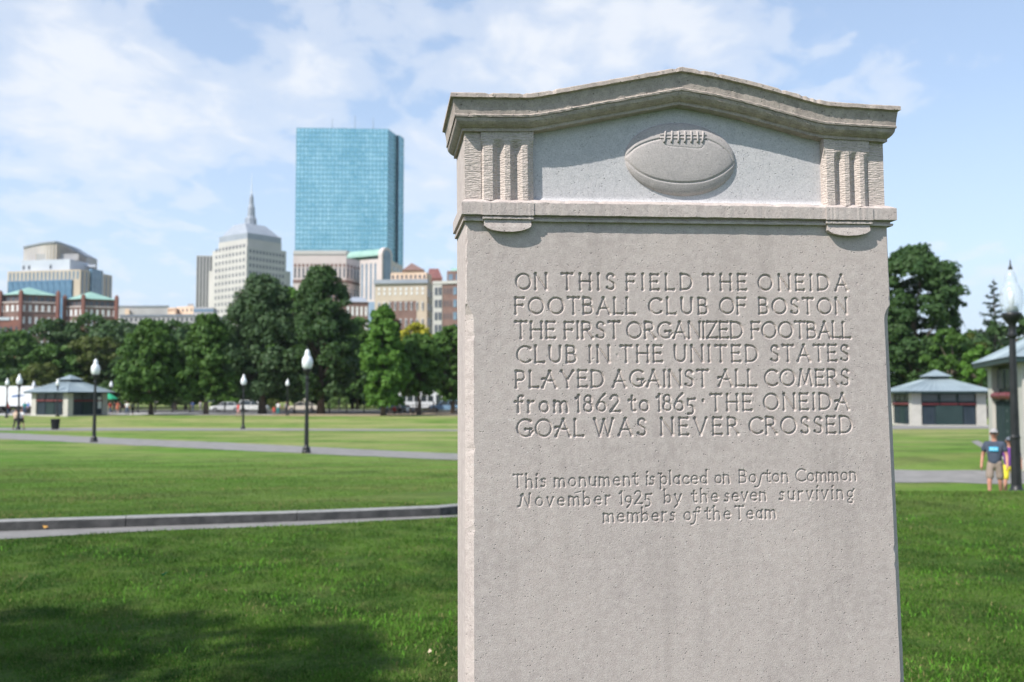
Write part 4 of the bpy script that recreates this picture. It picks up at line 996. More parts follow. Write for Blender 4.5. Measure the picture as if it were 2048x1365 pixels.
# old stepped tower with spire
b = Bld('spired_tower', 'pale stone office tower with hipped lead roof and thin spire', 790, 490)
cY = 790
b.prism('shoulder', [(413, 826), (425, 822), (425, 842), (413, 842)], b.Z(543, 826), CONC); b.prism('shoulder', [(555, 820), (578, 829), (570, 845), (552, 840)], b.Z(543, 826), CONC)
b.prism('wall', [(420, 818), (489, 785), (569, 818), (500, 846)], b.Z(493, 790), CONC)
b.prism('upper_wall', [(432, 812), (490, 788), (559, 815), (500, 838)], b.Z(478, 790), CONC)
b.prism('parapet', [(433, 811.5), (490, 788.5), (558.5, 814.5), (500, 837)], b.Z(466, 790), LEAD, b.Z(478, 790))
b.pyr('roof', [(437, 810), (490, 790), (556, 813), (500, 834)], b.Z(467, 790), [(461, 812), (485, 801), (526, 816), (503, 826)], b.Z(446, 800), LEAD)
sp_ = b.P(497, 812); z0 = b.Z(448, 812)
spk = MB().lathe([(4.6, z0-1), (4.4, z0+4), (3.2, z0+6), (2.9, z0+13), (2.0, z0+16), (1.7, z0+22), (.5, z0+25)], 8, (sp_[0], sp_[1], 0)).obj('spire', LEAD, b.t)
MB().tube([(sp_[0], sp_[1], z0+24), (sp_[0], sp_[1], b.Z(345, 812))], [.5, .08], 6).obj('mast', WHITEW, spk)
for q in (-4, 4): MB().lathe([(.9, z0), (.8, z0+3.5), (.1, z0+5.5)], 6, (sp_[0]+q, sp_[1]-1.5, 0)).obj('finial', LEAD, spk)
b.wins((420, 818), (489, 785), 2, b.Z(486, 790), 9, 22, .42, .5, DARKW, u0=.07, u1=.97)
b.wins((489, 785), (569, 818), 2, b.Z(500, 800), 11, 21, .5, .5, DARKW, u0=.05, u1=.96)
# ribbed slab block left of it
b = Bld('ribbed_slab_block', 'narrow light slab block with vertical dark strips, left of the spired tower', 900, 404)
b.prism('wall', [(388, 898), (421, 900), (421, 912), (388, 912)], b.Z(512, 900), CONC)
b.wins((388, 898), (421, 900), 0, b.Z(514, 900), 5, 1, .5, 1.0, M('dark_grey_strip', (.07, .07, .08), (.10, .10, .11), .1, .6), name='window_strip')  # window strips in a dark grey of their own
# pinkish block with red window band
b = Bld('pink_office_block', 'pinkish stone office block with red banded cornice below the glass tower', 640, 690)
zT = b.Z(503, 640)
b.prism('wall', [(583, 640), (690, 640), (731, 668), (731, 690), (583, 690)], zT, PINK)
b.band('cornice', (583, 640), (690, 640), zT-2, zT+.4, CONC, .5); b.band('cornice', (690, 640), (731, 668), zT-2, zT+.4, CONC, .5)
for (a_, c_, n_) in (((583, 640), (690, 640), 13), ((690, 640), (731, 668), 6)):
    b.wins(a_, c_, b.Z(534), b.Z(528), n_, 1, .55, 1, BRICK, name='red_panel', proud=.2)
    b.wins(a_, c_, b.Z(556), b.Z(536), n_, 1, .42, 1, DARKW)
    b.band('brick_band', a_, c_, b.Z(566), b.Z(560), BRICK, .2)
    b.wins(a_, c_, 2, b.Z(568), n_, 5, .5, .6, DARKW)
    b.band('brick_band', a_, c_, 2, b.Z(590), BRICK, .03)
    b.band('stone_band', a_, c_, b.Z(583), b.Z(580), CONC, .3)
# barrel vaulted block
b = Bld('vaulted_office_block', 'pinkish block with green barrel roof and round arched gable', 610, 760)
b.prism('wall', [(718, 612), (762, 605), (780, 612), (804, 640), (760, 660), (718, 650)], b.Z(520, 610), PINK)
c1, c2 = Vector(b.P(703, 626)), Vector(b.P(768, 613)); ax = (c2-c1).normalized(); nrm2 = Vector((-ax.y, ax.x)); zc_ = b.Z(512, 610); rad = 4.8; mb = MB()
for k_, cc in enumerate((c1, c2)):
    for i in range(13):
        a_ = math.pi*i/12; q = cc+nrm2*math.cos(a_)*rad*1.2; mb.v.append((q.x, q.y, zc_+math.sin(a_)*rad))
for i in range(12): mb.f.append((i, i+1, 14+i, 13+i))
mb.f.append(tuple(range(13))); mb.f.append(tuple(range(13, 26))[::-1]); mb.obj('barrel_roof', GREENR, b.t)
def arch_slab(bb, pA, pB, ztop, zbot, thick, mat, name, parent=None, proud=0):
    a = Vector(bb.P(*pA)); c_ = Vector(bb.P(*pB)); d = c_-a; t = d.normalized(); nr_ = Vector((t.y, -t.x)); W = d.length/2; cen = a+d*.5+nr_*proud; mb = MB(); prof = [(-W, zbot)]+[(-W*math.cos(math.pi*i/14), ztop-W+W*math.sin(math.pi*i/14)) for i in range(15)]+[(W, zbot)]
    for y in (0, -thick):
        for u_, z_ in prof: q = cen+t*u_+nr_*y; mb.v.append((q.x, q.y, z_))
    n_ = len(prof); mb.f.append(tuple(range(n_))); mb.f.append(tuple(range(n_, 2*n_))[::-1])
    for i in range(n_): mb.f.append((i, (i+1) % n_, n_+(i+1) % n_, n_+i))
    return mb.obj(name, mat, parent or bb.t)
ga = arch_slab(b, (762, 604.5), (783, 613), b.Z(495, 608), 0, 3, PINK, 'arched_gable')
arch_slab(b, (766, 605.5), (779.5, 611), b.Z(501, 608), 2, .5, BLUEW, 'arched_window', ga, .15)
b.wins((718, 612), (762, 605), b.Z(600), b.Z(528), 5, 1, .4, 1, BLUEW, name='window_strip'); b.wins((783, 615), (804, 640), b.Z(600), b.Z(528), 3, 6, .4, .6, BLUEW)
# small red and white gabled block and glass sliver below
b = Bld('small_gabled_block', 'small brick block with pale bay windows peeping over the trees', 430, 712)
b.prism('wall', [(690, 430), (735, 432), (735, 446), (690, 446)], b.Z(604, 430), BRICK)
b.wins((690, 430), (735, 432), 3, b.Z(607), 5, 6, .5, .6, WHITEW)
b.pyr('roof', [(690, 429.5), (736, 431.5), (736, 446), (690, 446)], b.Z(604, 430), [(703, 436), (724, 436), (724, 440), (703, 440)], b.Z(592, 430), LEAD)
b = Bld('pale_blue_glass_block', 'narrow pale blue glass block left of the tan apartment house', 520, 742)
b.prism('glass_wall', [(733, 520), (752, 520), (752, 535), (733, 535)], b.Z(604, 520), glass_facade('pale_blue_glass', (.35, .45, .55), (.45, .55, .65), .5, .3))
# tan and brick apartment house
b = Bld('tan_apartment_house', 'tan stone and brick apartment house with red pyramid roof turret', 420, 853)
b.prism('wall', [(748, 421), (853, 418), (865, 432), (865, 450), (750, 450)], b.Z(563, 420), TAN)
b.band('cornice', (746, 421), (855, 418), b.Z(568), b.Z(560), LEAD, .8)
b.prism('penthouse', [(780, 423), (852, 421), (862, 432), (785, 440)], b.Z(545, 421), PEACH, b.Z(563))
b.wins((780, 423), (852, 421), b.Z(557), b.Z(549), 8, 1, .4, .9, DARKW)
b.prism('turret', [(806, 424), (846, 424), (846, 436), (806, 436)], b.Z(539), PEACH, b.Z(546))
b.pyr('turret_roof', [(803, 422.5), (848, 422.5), (848, 437.5), (803, 437.5)], b.Z(539), [(822, 430)], b.Z(520), BRICK)
b.band('brick_infill', (748, 421), (853, 418), 1, b.Z(603), BRICK, .12, .27, .80)
b.wins((748, 421), (853, 418), b.Z(592), b.Z(574), 9, 2, .34, .62, WHITEW, u0=.03, u1=.97, proud=.15)
b.wins((748, 421), (853, 418), 1, b.Z(596), 9, 6, .34, .5, WHITEW, u0=.03, u1=.97, proud=.3)
b.wins((748, 421), (853, 418), 1, b.Z(596), 9, 6, .20, .42, DARKW, u0=.03, u1=.97, proud=.4)
b.wins((853, 418), (865, 432), 1, b.Z(572), 3, 8, .4, .5, DARKW)
b = Bld('mansard_house', 'dark red mansard-roofed house between the tan house and the brick flats', 440, 868)
b.prism('wall', [(853, 440), (884, 440), (884, 452), (853, 452)], b.Z(556, 440), BRICK_D)
b.pyr('mansard_roof', [(853, 440), (884, 440), (884, 452), (853, 452)], b.Z(556, 440), [(857, 443), (876, 443), (876, 449), (857, 449)], b.Z(536, 440), M('dark_red_slate', (.16, .06, .06), (.22, .09, .08), .5, .7))
# brick and pale framed flats, partly hidden
b = Bld('brick_flats', 'brick and pale framed flats beside the left edge of the monument', 400, 890)
b.prism('wall', [(865, 402), (940, 398), (940, 420), (867, 420)], b.Z(564, 400), BRICK)
b.band('roof_edge', (865, 402), (940, 398), b.Z(568), b.Z(562), CONC, .5)
b.band('pale_pier', (865, 402), (940, 398), 0, b.Z(568), CONC, .25, .0, .25)
b.wins((865, 402), (940, 398), 2, b.Z(570), 2, 9, .72, .62, DARKW, u0=.04, u1=.25, proud=.4)
b.wins((865, 402), (940, 398), 2, b.Z(570), 3, 9, .32, .45, DARKW, u0=.28, u1=.52, proud=.15)
b.wins((865, 402), (940, 398), 2, b.Z(570), 2, 9, .75, .6, BLUEW, u0=.53, u1=.80, proud=.15)
b.prism('penthouse', [(893, 404), (938, 402), (938, 415), (893, 415)], b.Z(540), BRICK, b.Z(564))
b.wins((893, 404), (938, 402), b.Z(560), b.Z(545), 3, 1, .6, .8, BLUEW)
b.pyr('green_cap', [(899, 405), (938, 404), (938, 414), (899, 414)], b.Z(540), [(903, 407), (930, 407), (930, 412), (903, 412)], b.Z(532), GREENR)
# curved-top glass and stone block at far left
b = Bld('curved_crown_block', 'beige and blue glass office block with curved colonnaded crown at far left', 560, 158)
f0, f1, f2 = (8, 566), (155, 556), (219, 585)
b.prism('wall', [f0, f1, f2, (200, 610), (12, 610)], b.Z(541, 560), TAN)
b.wins(f0, f1, b.Z(560), b.Z(544), 18, 1, .48, 1, BLUEW, name='window_strip', u0=.01, u1=.99)
b.wins(f1, f2, b.Z(640), b.Z(544), 8, 1, .5, 1, BLUEW, name='window_strip')
BG = glass_facade('blue_curtain_glass', (.09, .18, .27), (.17, .29, .40), .5, .25)
cg = b.band('curtain_wall', f0, f1, 0, b.Z(561), BG, .8, .02, .90)
b.wins(f0, f1, 2, b.Z(561), 11, 7, .90, .86, BG, parent=cg, name='pane', u0=.02, u1=.90, proud=.95)
cg = b.band('curtain_wall', f1, f2, 0, b.Z(536), BG, 1.2, .28, .60)
b.wins(f1, f2, 2, b.Z(537), 3, 8, .9, .9, BG, parent=cg, name='pane', u0=.28, u1=.60, proud=1.3)
b.band('white_fin', f1, f2, 0, b.Z(536), WHITEP, 1.6, .60, .63)
b.prism('upper_storey', [(35, 568), (133, 561), (172, 580), (160, 600), (40, 600)], b.Z(519, 562), WHITEP, b.Z(541))
b.wins((35, 568), (133, 561), b.Z(537), b.Z(528), 9, 1, .4, .9, DARKW, skip=lambda i, j: i not in (0, 1, 5))
b.prism('roof_deck', [(150, 575), (185, 575), (185, 590), (150, 590)], b.Z(525, 565), WHITEP, b.Z(530, 565))
# curved crown: arc plan
n_ = 22; arcp = []; 
for i in range(n_+1):
    t_ = i/n_; px_ = 39+129*t_; Yc = 580-16*math.sin(math.pi*min(1, t_*1.25)*.8)+ (0 if t_ < .5 else (t_-.5)*30); arcp.append((px_, Yc))
mb = MB(); top_y = [487+ (0 if i/n_ < .55 else 18*((i/n_-.55)/.45)**1.6) - 1.5*math.sin(math.pi*i/n_) for i in range(n_+1)]
for i, (p_, Yc) in enumerate(arcp):
    x_, y_ = b.P(p_, Yc); zz = b.Z(top_y[i], 566); mb.v += [(x_, y_, b.Z(535)), (x_, y_, zz), (x_, y_+14, zz), (x_, y_+14, b.Z(535))]
for i in range(n_):
    a_ = 4*i; mb.f += [(a_, a_+4, a_+5, a_+1), (a_+1, a_+5, a_+6, a_+2), (a_+2, a_+6, a_+7, a_+3)]
mb.f += [(0, 1, 2, 3), (4*n_+3, 4*n_+2, 4*n_+1, 4*n_)]
crown_ = mb.obj('curved_crown', GREYB, b.t)
for i in range(0, n_):
    p_, Yc = arcp[i]; x_, y_ = b.P(p_+1.8, Yc); MB().box(x_-.32, x_+.32, y_-.45, y_+.1, b.Z(531), b.Z(top_y[i]+4.5, 566)).obj('column', TAN, crown_)
mb = MB()
for i, (p_, Yc) in enumerate(arcp):
    x_, y_ = b.P(p_, Yc); zz = b.Z(top_y[i], 566); mb.v += [(x_, y_-.9, zz-.6), (x_, y_-.9, zz+.4), (x_, y_+14, zz+.4), (x_, y_+14, zz-.6)]
for i in range(n_):
    a_ = 4*i; mb.f += [(a_, a_+4, a_+5, a_+1), (a_+1, a_+5, a_+6, a_+2), (a_+3, a_+2, a_+6, a_+7), (a_, a_+3, a_+7, a_+4)]
mb.obj('crown_rim', LEAD, crown_)
b.prism('plant_room', [(64, 566), (150, 566), (150, 572), (64, 572)], b.Z(508, 566), GREYB, b.Z(521, 566))
# two brick houses with green hipped roofs
def green_house(px0, px1, ypeak, yeave, Y, label):
    b = Bld('green_roofed_brick_house', label, Y, (px0+px1)/2); k = Y/F; w = px1-px0
    cxp = px0+w*.36
    A0, A1, A2 = (px0, Y+3), (cxp, Y), (px1, Y+5)
    b.prism('wall', [A0, A1, A2, (px1-2, Y+18), (px0+2, Y+16)], b.Z(yeave+14, Y), BRICK)
    b.prism('top_storey', [(px0+3, Y+4), (cxp, Y+1), (px1-3, Y+6), (px1-4, Y+17), (px0+4, Y+15)], b.Z(yeave, Y), BRICK, b.Z(yeave+14, Y))
    for a_, c_, n__ in (((px0+3, Y+4), (cxp, Y+1), 4), ((cxp, Y+1), (px1-3, Y+6), 6)):
        b.wins(a_, c_, b.Z(yeave+12.5, Y), b.Z(yeave+3.5, Y), n__, 1, .74, 1, DARKW)
    b.wins(A0, A1, 2, b.Z(yeave+16, Y), 4, 8, .42, .56, WHITEW); b.wins(A1, A2, 2, b.Z(yeave+16, Y), 6, 8, .42, .56, WHITEW)
    for a_, c_ in ((A0, A1), (A1, A2)): b.band('stone_band', a_, c_, b.Z(yeave+16.5, Y), b.Z(yeave+14, Y), PINK, .25); b.band('stone_band', a_, c_, b.Z(yeave+34, Y), b.Z(yeave+33, Y), PINK, .2)
    b.pyr('roof', [(px0+1, Y+3), (cxp, Y-.6), (px1-1, Y+5), (px1-3, Y+19), (px0+3, Y+17)], b.Z(yeave, Y), [((px0+px1)/2-1, Y+9)], b.Z(ypeak, Y), GREENR)
    for (p_, yy) in ((cxp, Y-.3), (px1-1, Y+4), (px0+1, Y+2.5)):
        x_, y_ = b.P(p_, yy); MB().box(x_-.6, x_+.6, y_-.6, y_+.6, 0, b.Z(yeave-6, Y)).lathe([(.75, b.Z(yeave-6, Y)), (.4, b.Z(yeave-8, Y)), (.05, b.Z(yeave-10, Y))], 6, (x_, y_, 0)).obj('chimney_pier', BRICK_D, b.t)
green_house(-6, 112, 570, 589, 372, 'left of the two brick houses with green hipped roofs')
green_house(124, 230, 579, 598, 376, 'right of the two brick houses with green hipped roofs')
b = Bld('low_brick_wing', 'low brick wing with a pale roof edge at the left picture edge', 350, 10)
b.prism('wall', [(-40, 350), (34, 350), (34, 362), (-40, 362)], b.Z(640, 350), BRICK_D); b.band('roof_edge', (-40, 350), (15, 350), b.Z(641), b.Z(635), WHITEP, .3)
b.wins((-40, 350), (34, 350), 1, b.Z(644), 7, 4, .4, .5, DARKW)
# low long range of grey buildings
b = Bld('grey_warehouse_range', 'long low grey building range with small windows behind the trees', 420, 320)
b.prism('wall', [(236, 422), (385, 420), (425, 428), (425, 445), (236, 445)], b.Z(631, 420), GREYB)
b.wins((236, 422), (385, 420), b.Z(655), b.Z(634), 16, 2, .42, .6, DARKW)
b.wins((385, 420), (425, 428), b.Z(655), b.Z(634), 5, 2, .42, .6, DARKW)
b.band('slate_edge', (236, 422), (385, 420), b.Z(633), b.Z(629), M('slate', (.18, .20, .24), (.24, .26, .30), .4, .6), .3)
b = Bld('flat_roofed_hall', 'wide pale flat-roofed hall behind the grey range', 520, 285)
b.prism('wall', [(228, 522), (334, 520), (334, 545), (228, 545)], b.Z(613, 520), GREYB); b.band('roof_edge', (228, 522), (334, 520), b.Z(614), b.Z(611), LEAD, .4)
b.prism('stair_head', [(246, 518), (255, 518), (255, 524), (246, 524)], b.Z(619, 520), PEACH, b.Z(632, 520))
for px_ in (236, 244, 252, 262, 285):
    x_, y_ = b.P(px_, 526); MB().box(x_-.8, x_+.8, y_-1, y_+1, b.Z(613), b.Z(609.5)).obj('rooftop_unit', GREYB, b.t)
b = Bld('peach_roof_block', 'peach stuccoed block left of the tall ribbed slab', 470, 355)
b.prism('wall', [(332, 470), (348, 468), (352, 474), (332, 480)], b.Z(616, 470), PEACH); b.prism('wall', [(350, 474), (384, 468), (388, 480), (350, 482)], b.Z(613, 470), PEACH)
b.wins((332, 470), (348, 468), b.Z(624), b.Z(618), 3, 1, .4, .8, BRICK_D)
b.wins((350, 474), (384, 468), b.Z(624), b.Z(617), 4, 1, .3, .8, DARKW)
b.prism('plant_room', [(372, 470), (384, 470), (384, 478), (372, 478)], b.Z(608, 470), GREYB, b.Z(613))
b = Bld('blue_banded_block', 'low grey block with a dark blue window band below the spired tower', 440, 405)
b.prism('wall', [(384, 441), (424, 440), (432, 452), (384, 455)], b.Z(615, 440), GREYB); b.band('window_band', (384, 441), (424, 440), b.Z(624), b.Z(618), BLUEW, .15)
b.prism('wall', [(424, 446), (462, 448), (462, 462), (424, 462)], b.Z(634, 446), GREYB)

# ------------------------------------------------------------------ kiosks
KROOF = M('pale_metal_roof', (.235, .29, .32), (.28, .34, .37), .6, .45, metal=.15)
KSTONE = M('kiosk_stone', (.40, .385, .35), (.48, .46, .42), 1.5, .85)
KDARK = M('dark_green_panel', (.015, .034, .034), (.024, .045, .045), 1, .5)
KNAVY = M('navy_panel', (.020, .030, .046), (.030, .042, .060), 1, .5)
KRED = M('maroon_awning', (.13, .028, .032), (.18, .04, .045), 1, .6)
def kiosk(loc, rz, S, wallh, label, over=.55, roofh=1.15):
    t = thing('kiosk', label, 'kiosk', loc, rz); h = S/2; pw = S*.13
    MB().box(-h-.15, h+.15, -h-.15, h+.15, -.3, .12).obj('plinth', KSTONE, t)
    for sx_ in (-1, 1):
        for sy_ in (-1, 1):
            cxx, cyy = sx_*(h-pw/2), sy_*(h-pw/2); MB().box(cxx-pw/2, cxx+pw/2, cyy-pw/2, cyy+pw/2, .12, wallh).obj('corner_pier', KSTONE, t)
    MB().box(-h+.25, h-.25, -h+.25, h-.25, .12, wallh).obj('wall', KDARK, t)
    for k_ in range(4):
        Rm = Matrix.Rotation(k_*math.pi/2, 4, 'Z'); span = S-2*pw; bays = 3
        for i in range(bays):
            x0 = -span/2+span*i/bays+.06; x1 = -span/2+span*(i+1)/bays-.06; mid_ = i == 1
            MB().box(x0, x1, -h+.12, -h+.30, .14, wallh*.60, Rm).obj('door' if mid_ else 'shutter', KDARK if mid_ else KNAVY, t)
            MB().tube([Rm @ Vector((x0, -h+.05, wallh*.66)), Rm @ Vector((x1, -h+.05, wallh*.66))], .10*wallh/2.7, 8).obj('awning_roll', KRED, t)
            mb = MB(); 
            for q in range(5): xx = x0+(x1-x0)*(q+.5)/5; mb.box(xx-.02, xx+.02, -h+.09, -h+.13, .16, wallh*.6, Rm)
            mb.obj('batten', KDARK, t)['kind'] = 'stuff'
            MB().box(x0+.05, x1-.05, -h+.16, -h+.28, wallh*.74, wallh*.95, Rm).obj('transom_window', DARKW, t)
    e = h+over; c_ = S*.15; z0 = wallh
    MB().box(-e, e, -e, e, z0-.06, z0+.10).obj('eave_board', KDARK, t)
    rf = MB().frustum([(-e-.04, -e-.04), (e+.04, -e-.04), (e+.04, e+.04), (-e-.04, e+.04)], z0+.10, [(-c_, -c_), (c_, -c_), (c_, c_), (-c_, c_)], z0+.10+roofh).obj('roof', KROOF, t)
    for k_ in range(4):
        Rm = Matrix.Rotation(k_*math.pi/2, 4, 'Z'); mb = MB()
        for i in range(13):
            s = -1+2*i/12; xb = e*s; xt = c_*s; mb.tube([Rm @ Vector((xb, -e-.03, z0+.115)), Rm @ Vector((xt, -c_, z0+.115+roofh))], .028, 4)
        o = mb.obj('standing_seam', KROOF, rf); o['kind'] = 'stuff'
    zc_ = z0+.1+roofh; MB().box(-c_*.92, c_*.92, -c_*.92, c_*.92, zc_-.05, zc_+.26).obj('cupola', KDARK, rf)
    MB().frustum([(-c_*1.18, -c_*1.18), (c_*1.18, -c_*1.18), (c_*1.18, c_*1.18), (-c_*1.18, c_*1.18)], zc_+.26, [(-.05, -.05), (.05, -.05), (.05, .05), (-.05, .05)], zc_+.26+c_*.62).obj('cupola_roof', KROOF, rf)
    return t
Yk = 121; xk = plx(140, Yk); k1 = kiosk((xk, Yk, gz(xk, Yk)), R(66), 6.0, 2.75, 'green-panelled kiosk with pale hipped roof on the left lawn, seen corner on', .6, 1.25)
MB().box(-.25, .25, -.03, .03, -.7, .7).obj('notice_board', WHITEW, k1).location = (1.75, -2.98, 1.55)
Yk = 84; xk = plx(1872, Yk); k2 = kiosk((xk, Yk, gz(xk, Yk)), R(-4), 5.9, 2.75, 'kiosk with pale hipped roof seen front on, right of the monument', .6, 1.0)
nb_ = MB().box(-.17, .17, -.02, .02, -.17, .17).obj('notice', WHITEW, k2); nb_.location = (.25, -2.88, 1.05)
fd = MB().box(-1.05, 1.05, -.05, .05, 0, 1.55).obj('folding_gate', KDARK, k2); fd.location = (0, -2.9, .12)
pA, pB = Vector((plx(1976, 36.5), 36.5)), Vector((plx(2046, 30.4), 30.4)); yv = (pA-pB).normalized(); a3 = math.atan2(-yv.x, yv.y); S3 = (pA-pB).length; cen = pB+yv*S3/2+Vector((math.cos(a3), math.sin(a3)))*S3/2; xk, Yk = cen
k3 = kiosk((xk, Yk, gz(xk, Yk)+.02), a3, S3, at(1958, 734, 36.9).z-gz(xk, Yk)-.02, 'nearest kiosk, cut by the right picture edge behind the near lamp', .42, 1.45)
for i in range(5):
    o = MB().box(-.16, .16, -.02, .02, -.03, .03).obj('vent_grille', M('dull_metal', (.2, .22, .22), (.28, .3, .3), 3, .5), k3); o.location = (-3.05, .2, .55+i*.35); o.rotation_euler = (0, 0, R(90))

# ------------------------------------------------------------------ lamps
IRON = M('black_iron', (.012, .013, .014), (.022, .023, .025), 8, .42, .15, 60)
GLOBE = M('frosted_globe', (.70, .73, .76), (.78, .80, .83), 2, .22, spec=.7)
def globe_mat():
    m = bpy.data.materials.new('clear_globe_glass'); m.use_nodes = True; t = NT(m.node_tree); t.n.clear(); out = t.add('ShaderNodeOutputMaterial')
    a = t.add('ShaderNodeBsdfTransparent'); a.inputs[0].default_value = (.9, .93, .95, 1); g = t.add('ShaderNodeBsdfPrincipled'); g.inputs[0].default_value = (.75, .78, .8, 1); g.inputs['Roughness'].default_value = .12
    vec = t.add('ShaderNodeTexCoord').outputs['Object']; wv = t.add('ShaderNodeTexWave'); wv.bands_direction = 'Z'; wv.inputs['Scale'].default_value = 30; t.link(vec, wv.inputs[0])
    mx = t.add('ShaderNodeMixShader'); t.link(t.ramp(wv.outputs[1], [(0, .16), (1, .40)]), mx.inputs[0]); t.link(a.outputs[0], mx.inputs[1]); t.link(g.outputs[0], mx.inputs[2]); t.link(mx.outputs[0], out.inputs[0]); return m
CLEAR = globe_mat()
def make_lamp(clear=False):
    t = thing('street_lamp', 'x', 'street lamp')
    MB().lathe([(.19, 0), (.20, .02), (.20, .10), (.17, .13), (.165, .20), (.18, .225), (.14, .26), (.11, .30), (.098, .36)], 12).obj('base', IRON, t, True)
    mb = MB(); n = 16; o = 0
    for i, z in enumerate((.32, .9, 1.2, 1.25, 1.3, 2.6, 3.15)):
        r = (.098, .092, .088, .098, .084, .068, .060)[i]
        for j in range(n): a = 2*math.pi*j/n; q = r*(1 if j % 2 else .88); mb.v.append((q*math.cos(a), q*math.sin(a), z))
    for i in range(6):
        for j in range(n): a = i*n+j; b_ = i*n+(j+1) % n; mb.f.append((a, b_, b_+n, a+n))
    mb.obj('pole', IRON, t)
    MB().lathe([(.06, 3.12), (.10, 3.16), (.075, 3.22), (.07, 3.38), (.12, 3.44), (.165, 3.50), (.19, 3.56), (.19, 3.60)], 16).obj('collar', IRON, t, True)
    gl = MB().lathe([(.155, 3.60), (.20, 3.68), (.225, 3.80), (.228, 3.92), (.205, 4.04), (.15, 4.13), (.115, 4.17), (.12, 4.20), (.105, 4.30), (.06, 4.40), (.03, 4.44)], 20).obj('globe', CLEAR if clear else GLOBE, t, True)
    MB().lathe([(.035, 4.43), (.045, 4.46), (.02, 4.50), (.012, 4.58), (.003, 4.64)], 10).obj('finial', IRON, t, True)
    if clear: MB().lathe([(.03, 3.6), (.03, 3.75), (.055, 3.78), (.055, 3.98), (.02, 4.02)], 12).obj('bulb', GLOBE, t, True)
    return t
LH = 4.60
lampA = make_lamp()
spots = [(614, 42.6, 'tall black lamp with white globe standing in the middle of the left lawn'), (190, 53.2, 'tall black lamp with white globe right of the left kiosk roof'),
         (487, 81, 'black lamp with white globe in front of the very tall grey green tree'), (38, 79.5, 'black lamp with white globe beside two walkers at far left'),
         (14, 112, 'small distant lamp at the far left edge by the white truck'), (67, 140, 'small distant lamp globe just above the left eave of the left kiosk'),
         (222, 139, 'small distant lamp right of the left kiosk'), (252, 150, 'tiny distant lamp in front of the drooping park tree'), (575, 121, 'distant lamp in the shade between the two tallest trees'), (679, 160, 'tiny distant lamp on the sunlit slope behind the fence'), (115, 117.2, 'lamp directly in front of the dark panels of the left kiosk')]
def place_lamp(o, px, Y, lab):
    x_ = plx(px, Y); o.location = (x_, Y, gz(x_, Y)-.01); o['label'] = lab; o['group'] = 'street lamps in the park'; o.scale = (1, 1, 1)
for i, (p_, Y, lab) in enumerate(spots):
    o = lampA if i == 0 else copy_tree(lampA); place_lamp(o, p_, Y, lab)
lampB = make_lamp(True); place_lamp(lampB, 2028, 21.5, 'nearest tall black lamp with clear ribbed globe beside the walking man'); lampB.scale = (1.08, 1.08, (at(2028, 518, 21.5).z-lampB.location.z)/4.64)

# ------------------------------------------------------------------ fence along the street
fx = 139.0
def fence(x0, x1, y, label):
    t = thing('iron_fence', label, 'fence', ((x0+x1)/2, y, gz(0, y))); n = int((x1-x0)/2.4); L = x1-x0; me = MB().box(-.09, .09, -.09, .09, 0, 1.42).lathe([(.13, 1.42), (.13, 1.47), (.03, 1.55)], 8).mesh('post', IRON)
    for i in range(n+1): o = link('post', me, t); o.location = (-L/2+L*i/n, 0, 0)
    for z in (.18, 1.12): MB().box(-L/2, L/2, -.02, .02, z-.025, z+.025).obj('rail', IRON, t)
    mb = MB(); k = int(L/.16)
    for i in range(k): xx = -L/2+L*(i+.5)/k; mb.box(xx-.011, xx+.011, -.011, .011, .05, 1.26)
    mb.obj('picket', IRON, t)['kind'] = 'stuff'
fence(-54, 6, 137.6, 'black iron picket fence between the park lawn and the street')
fence(34, 92, 112, 'black iron fence behind the kiosk right of the monument')

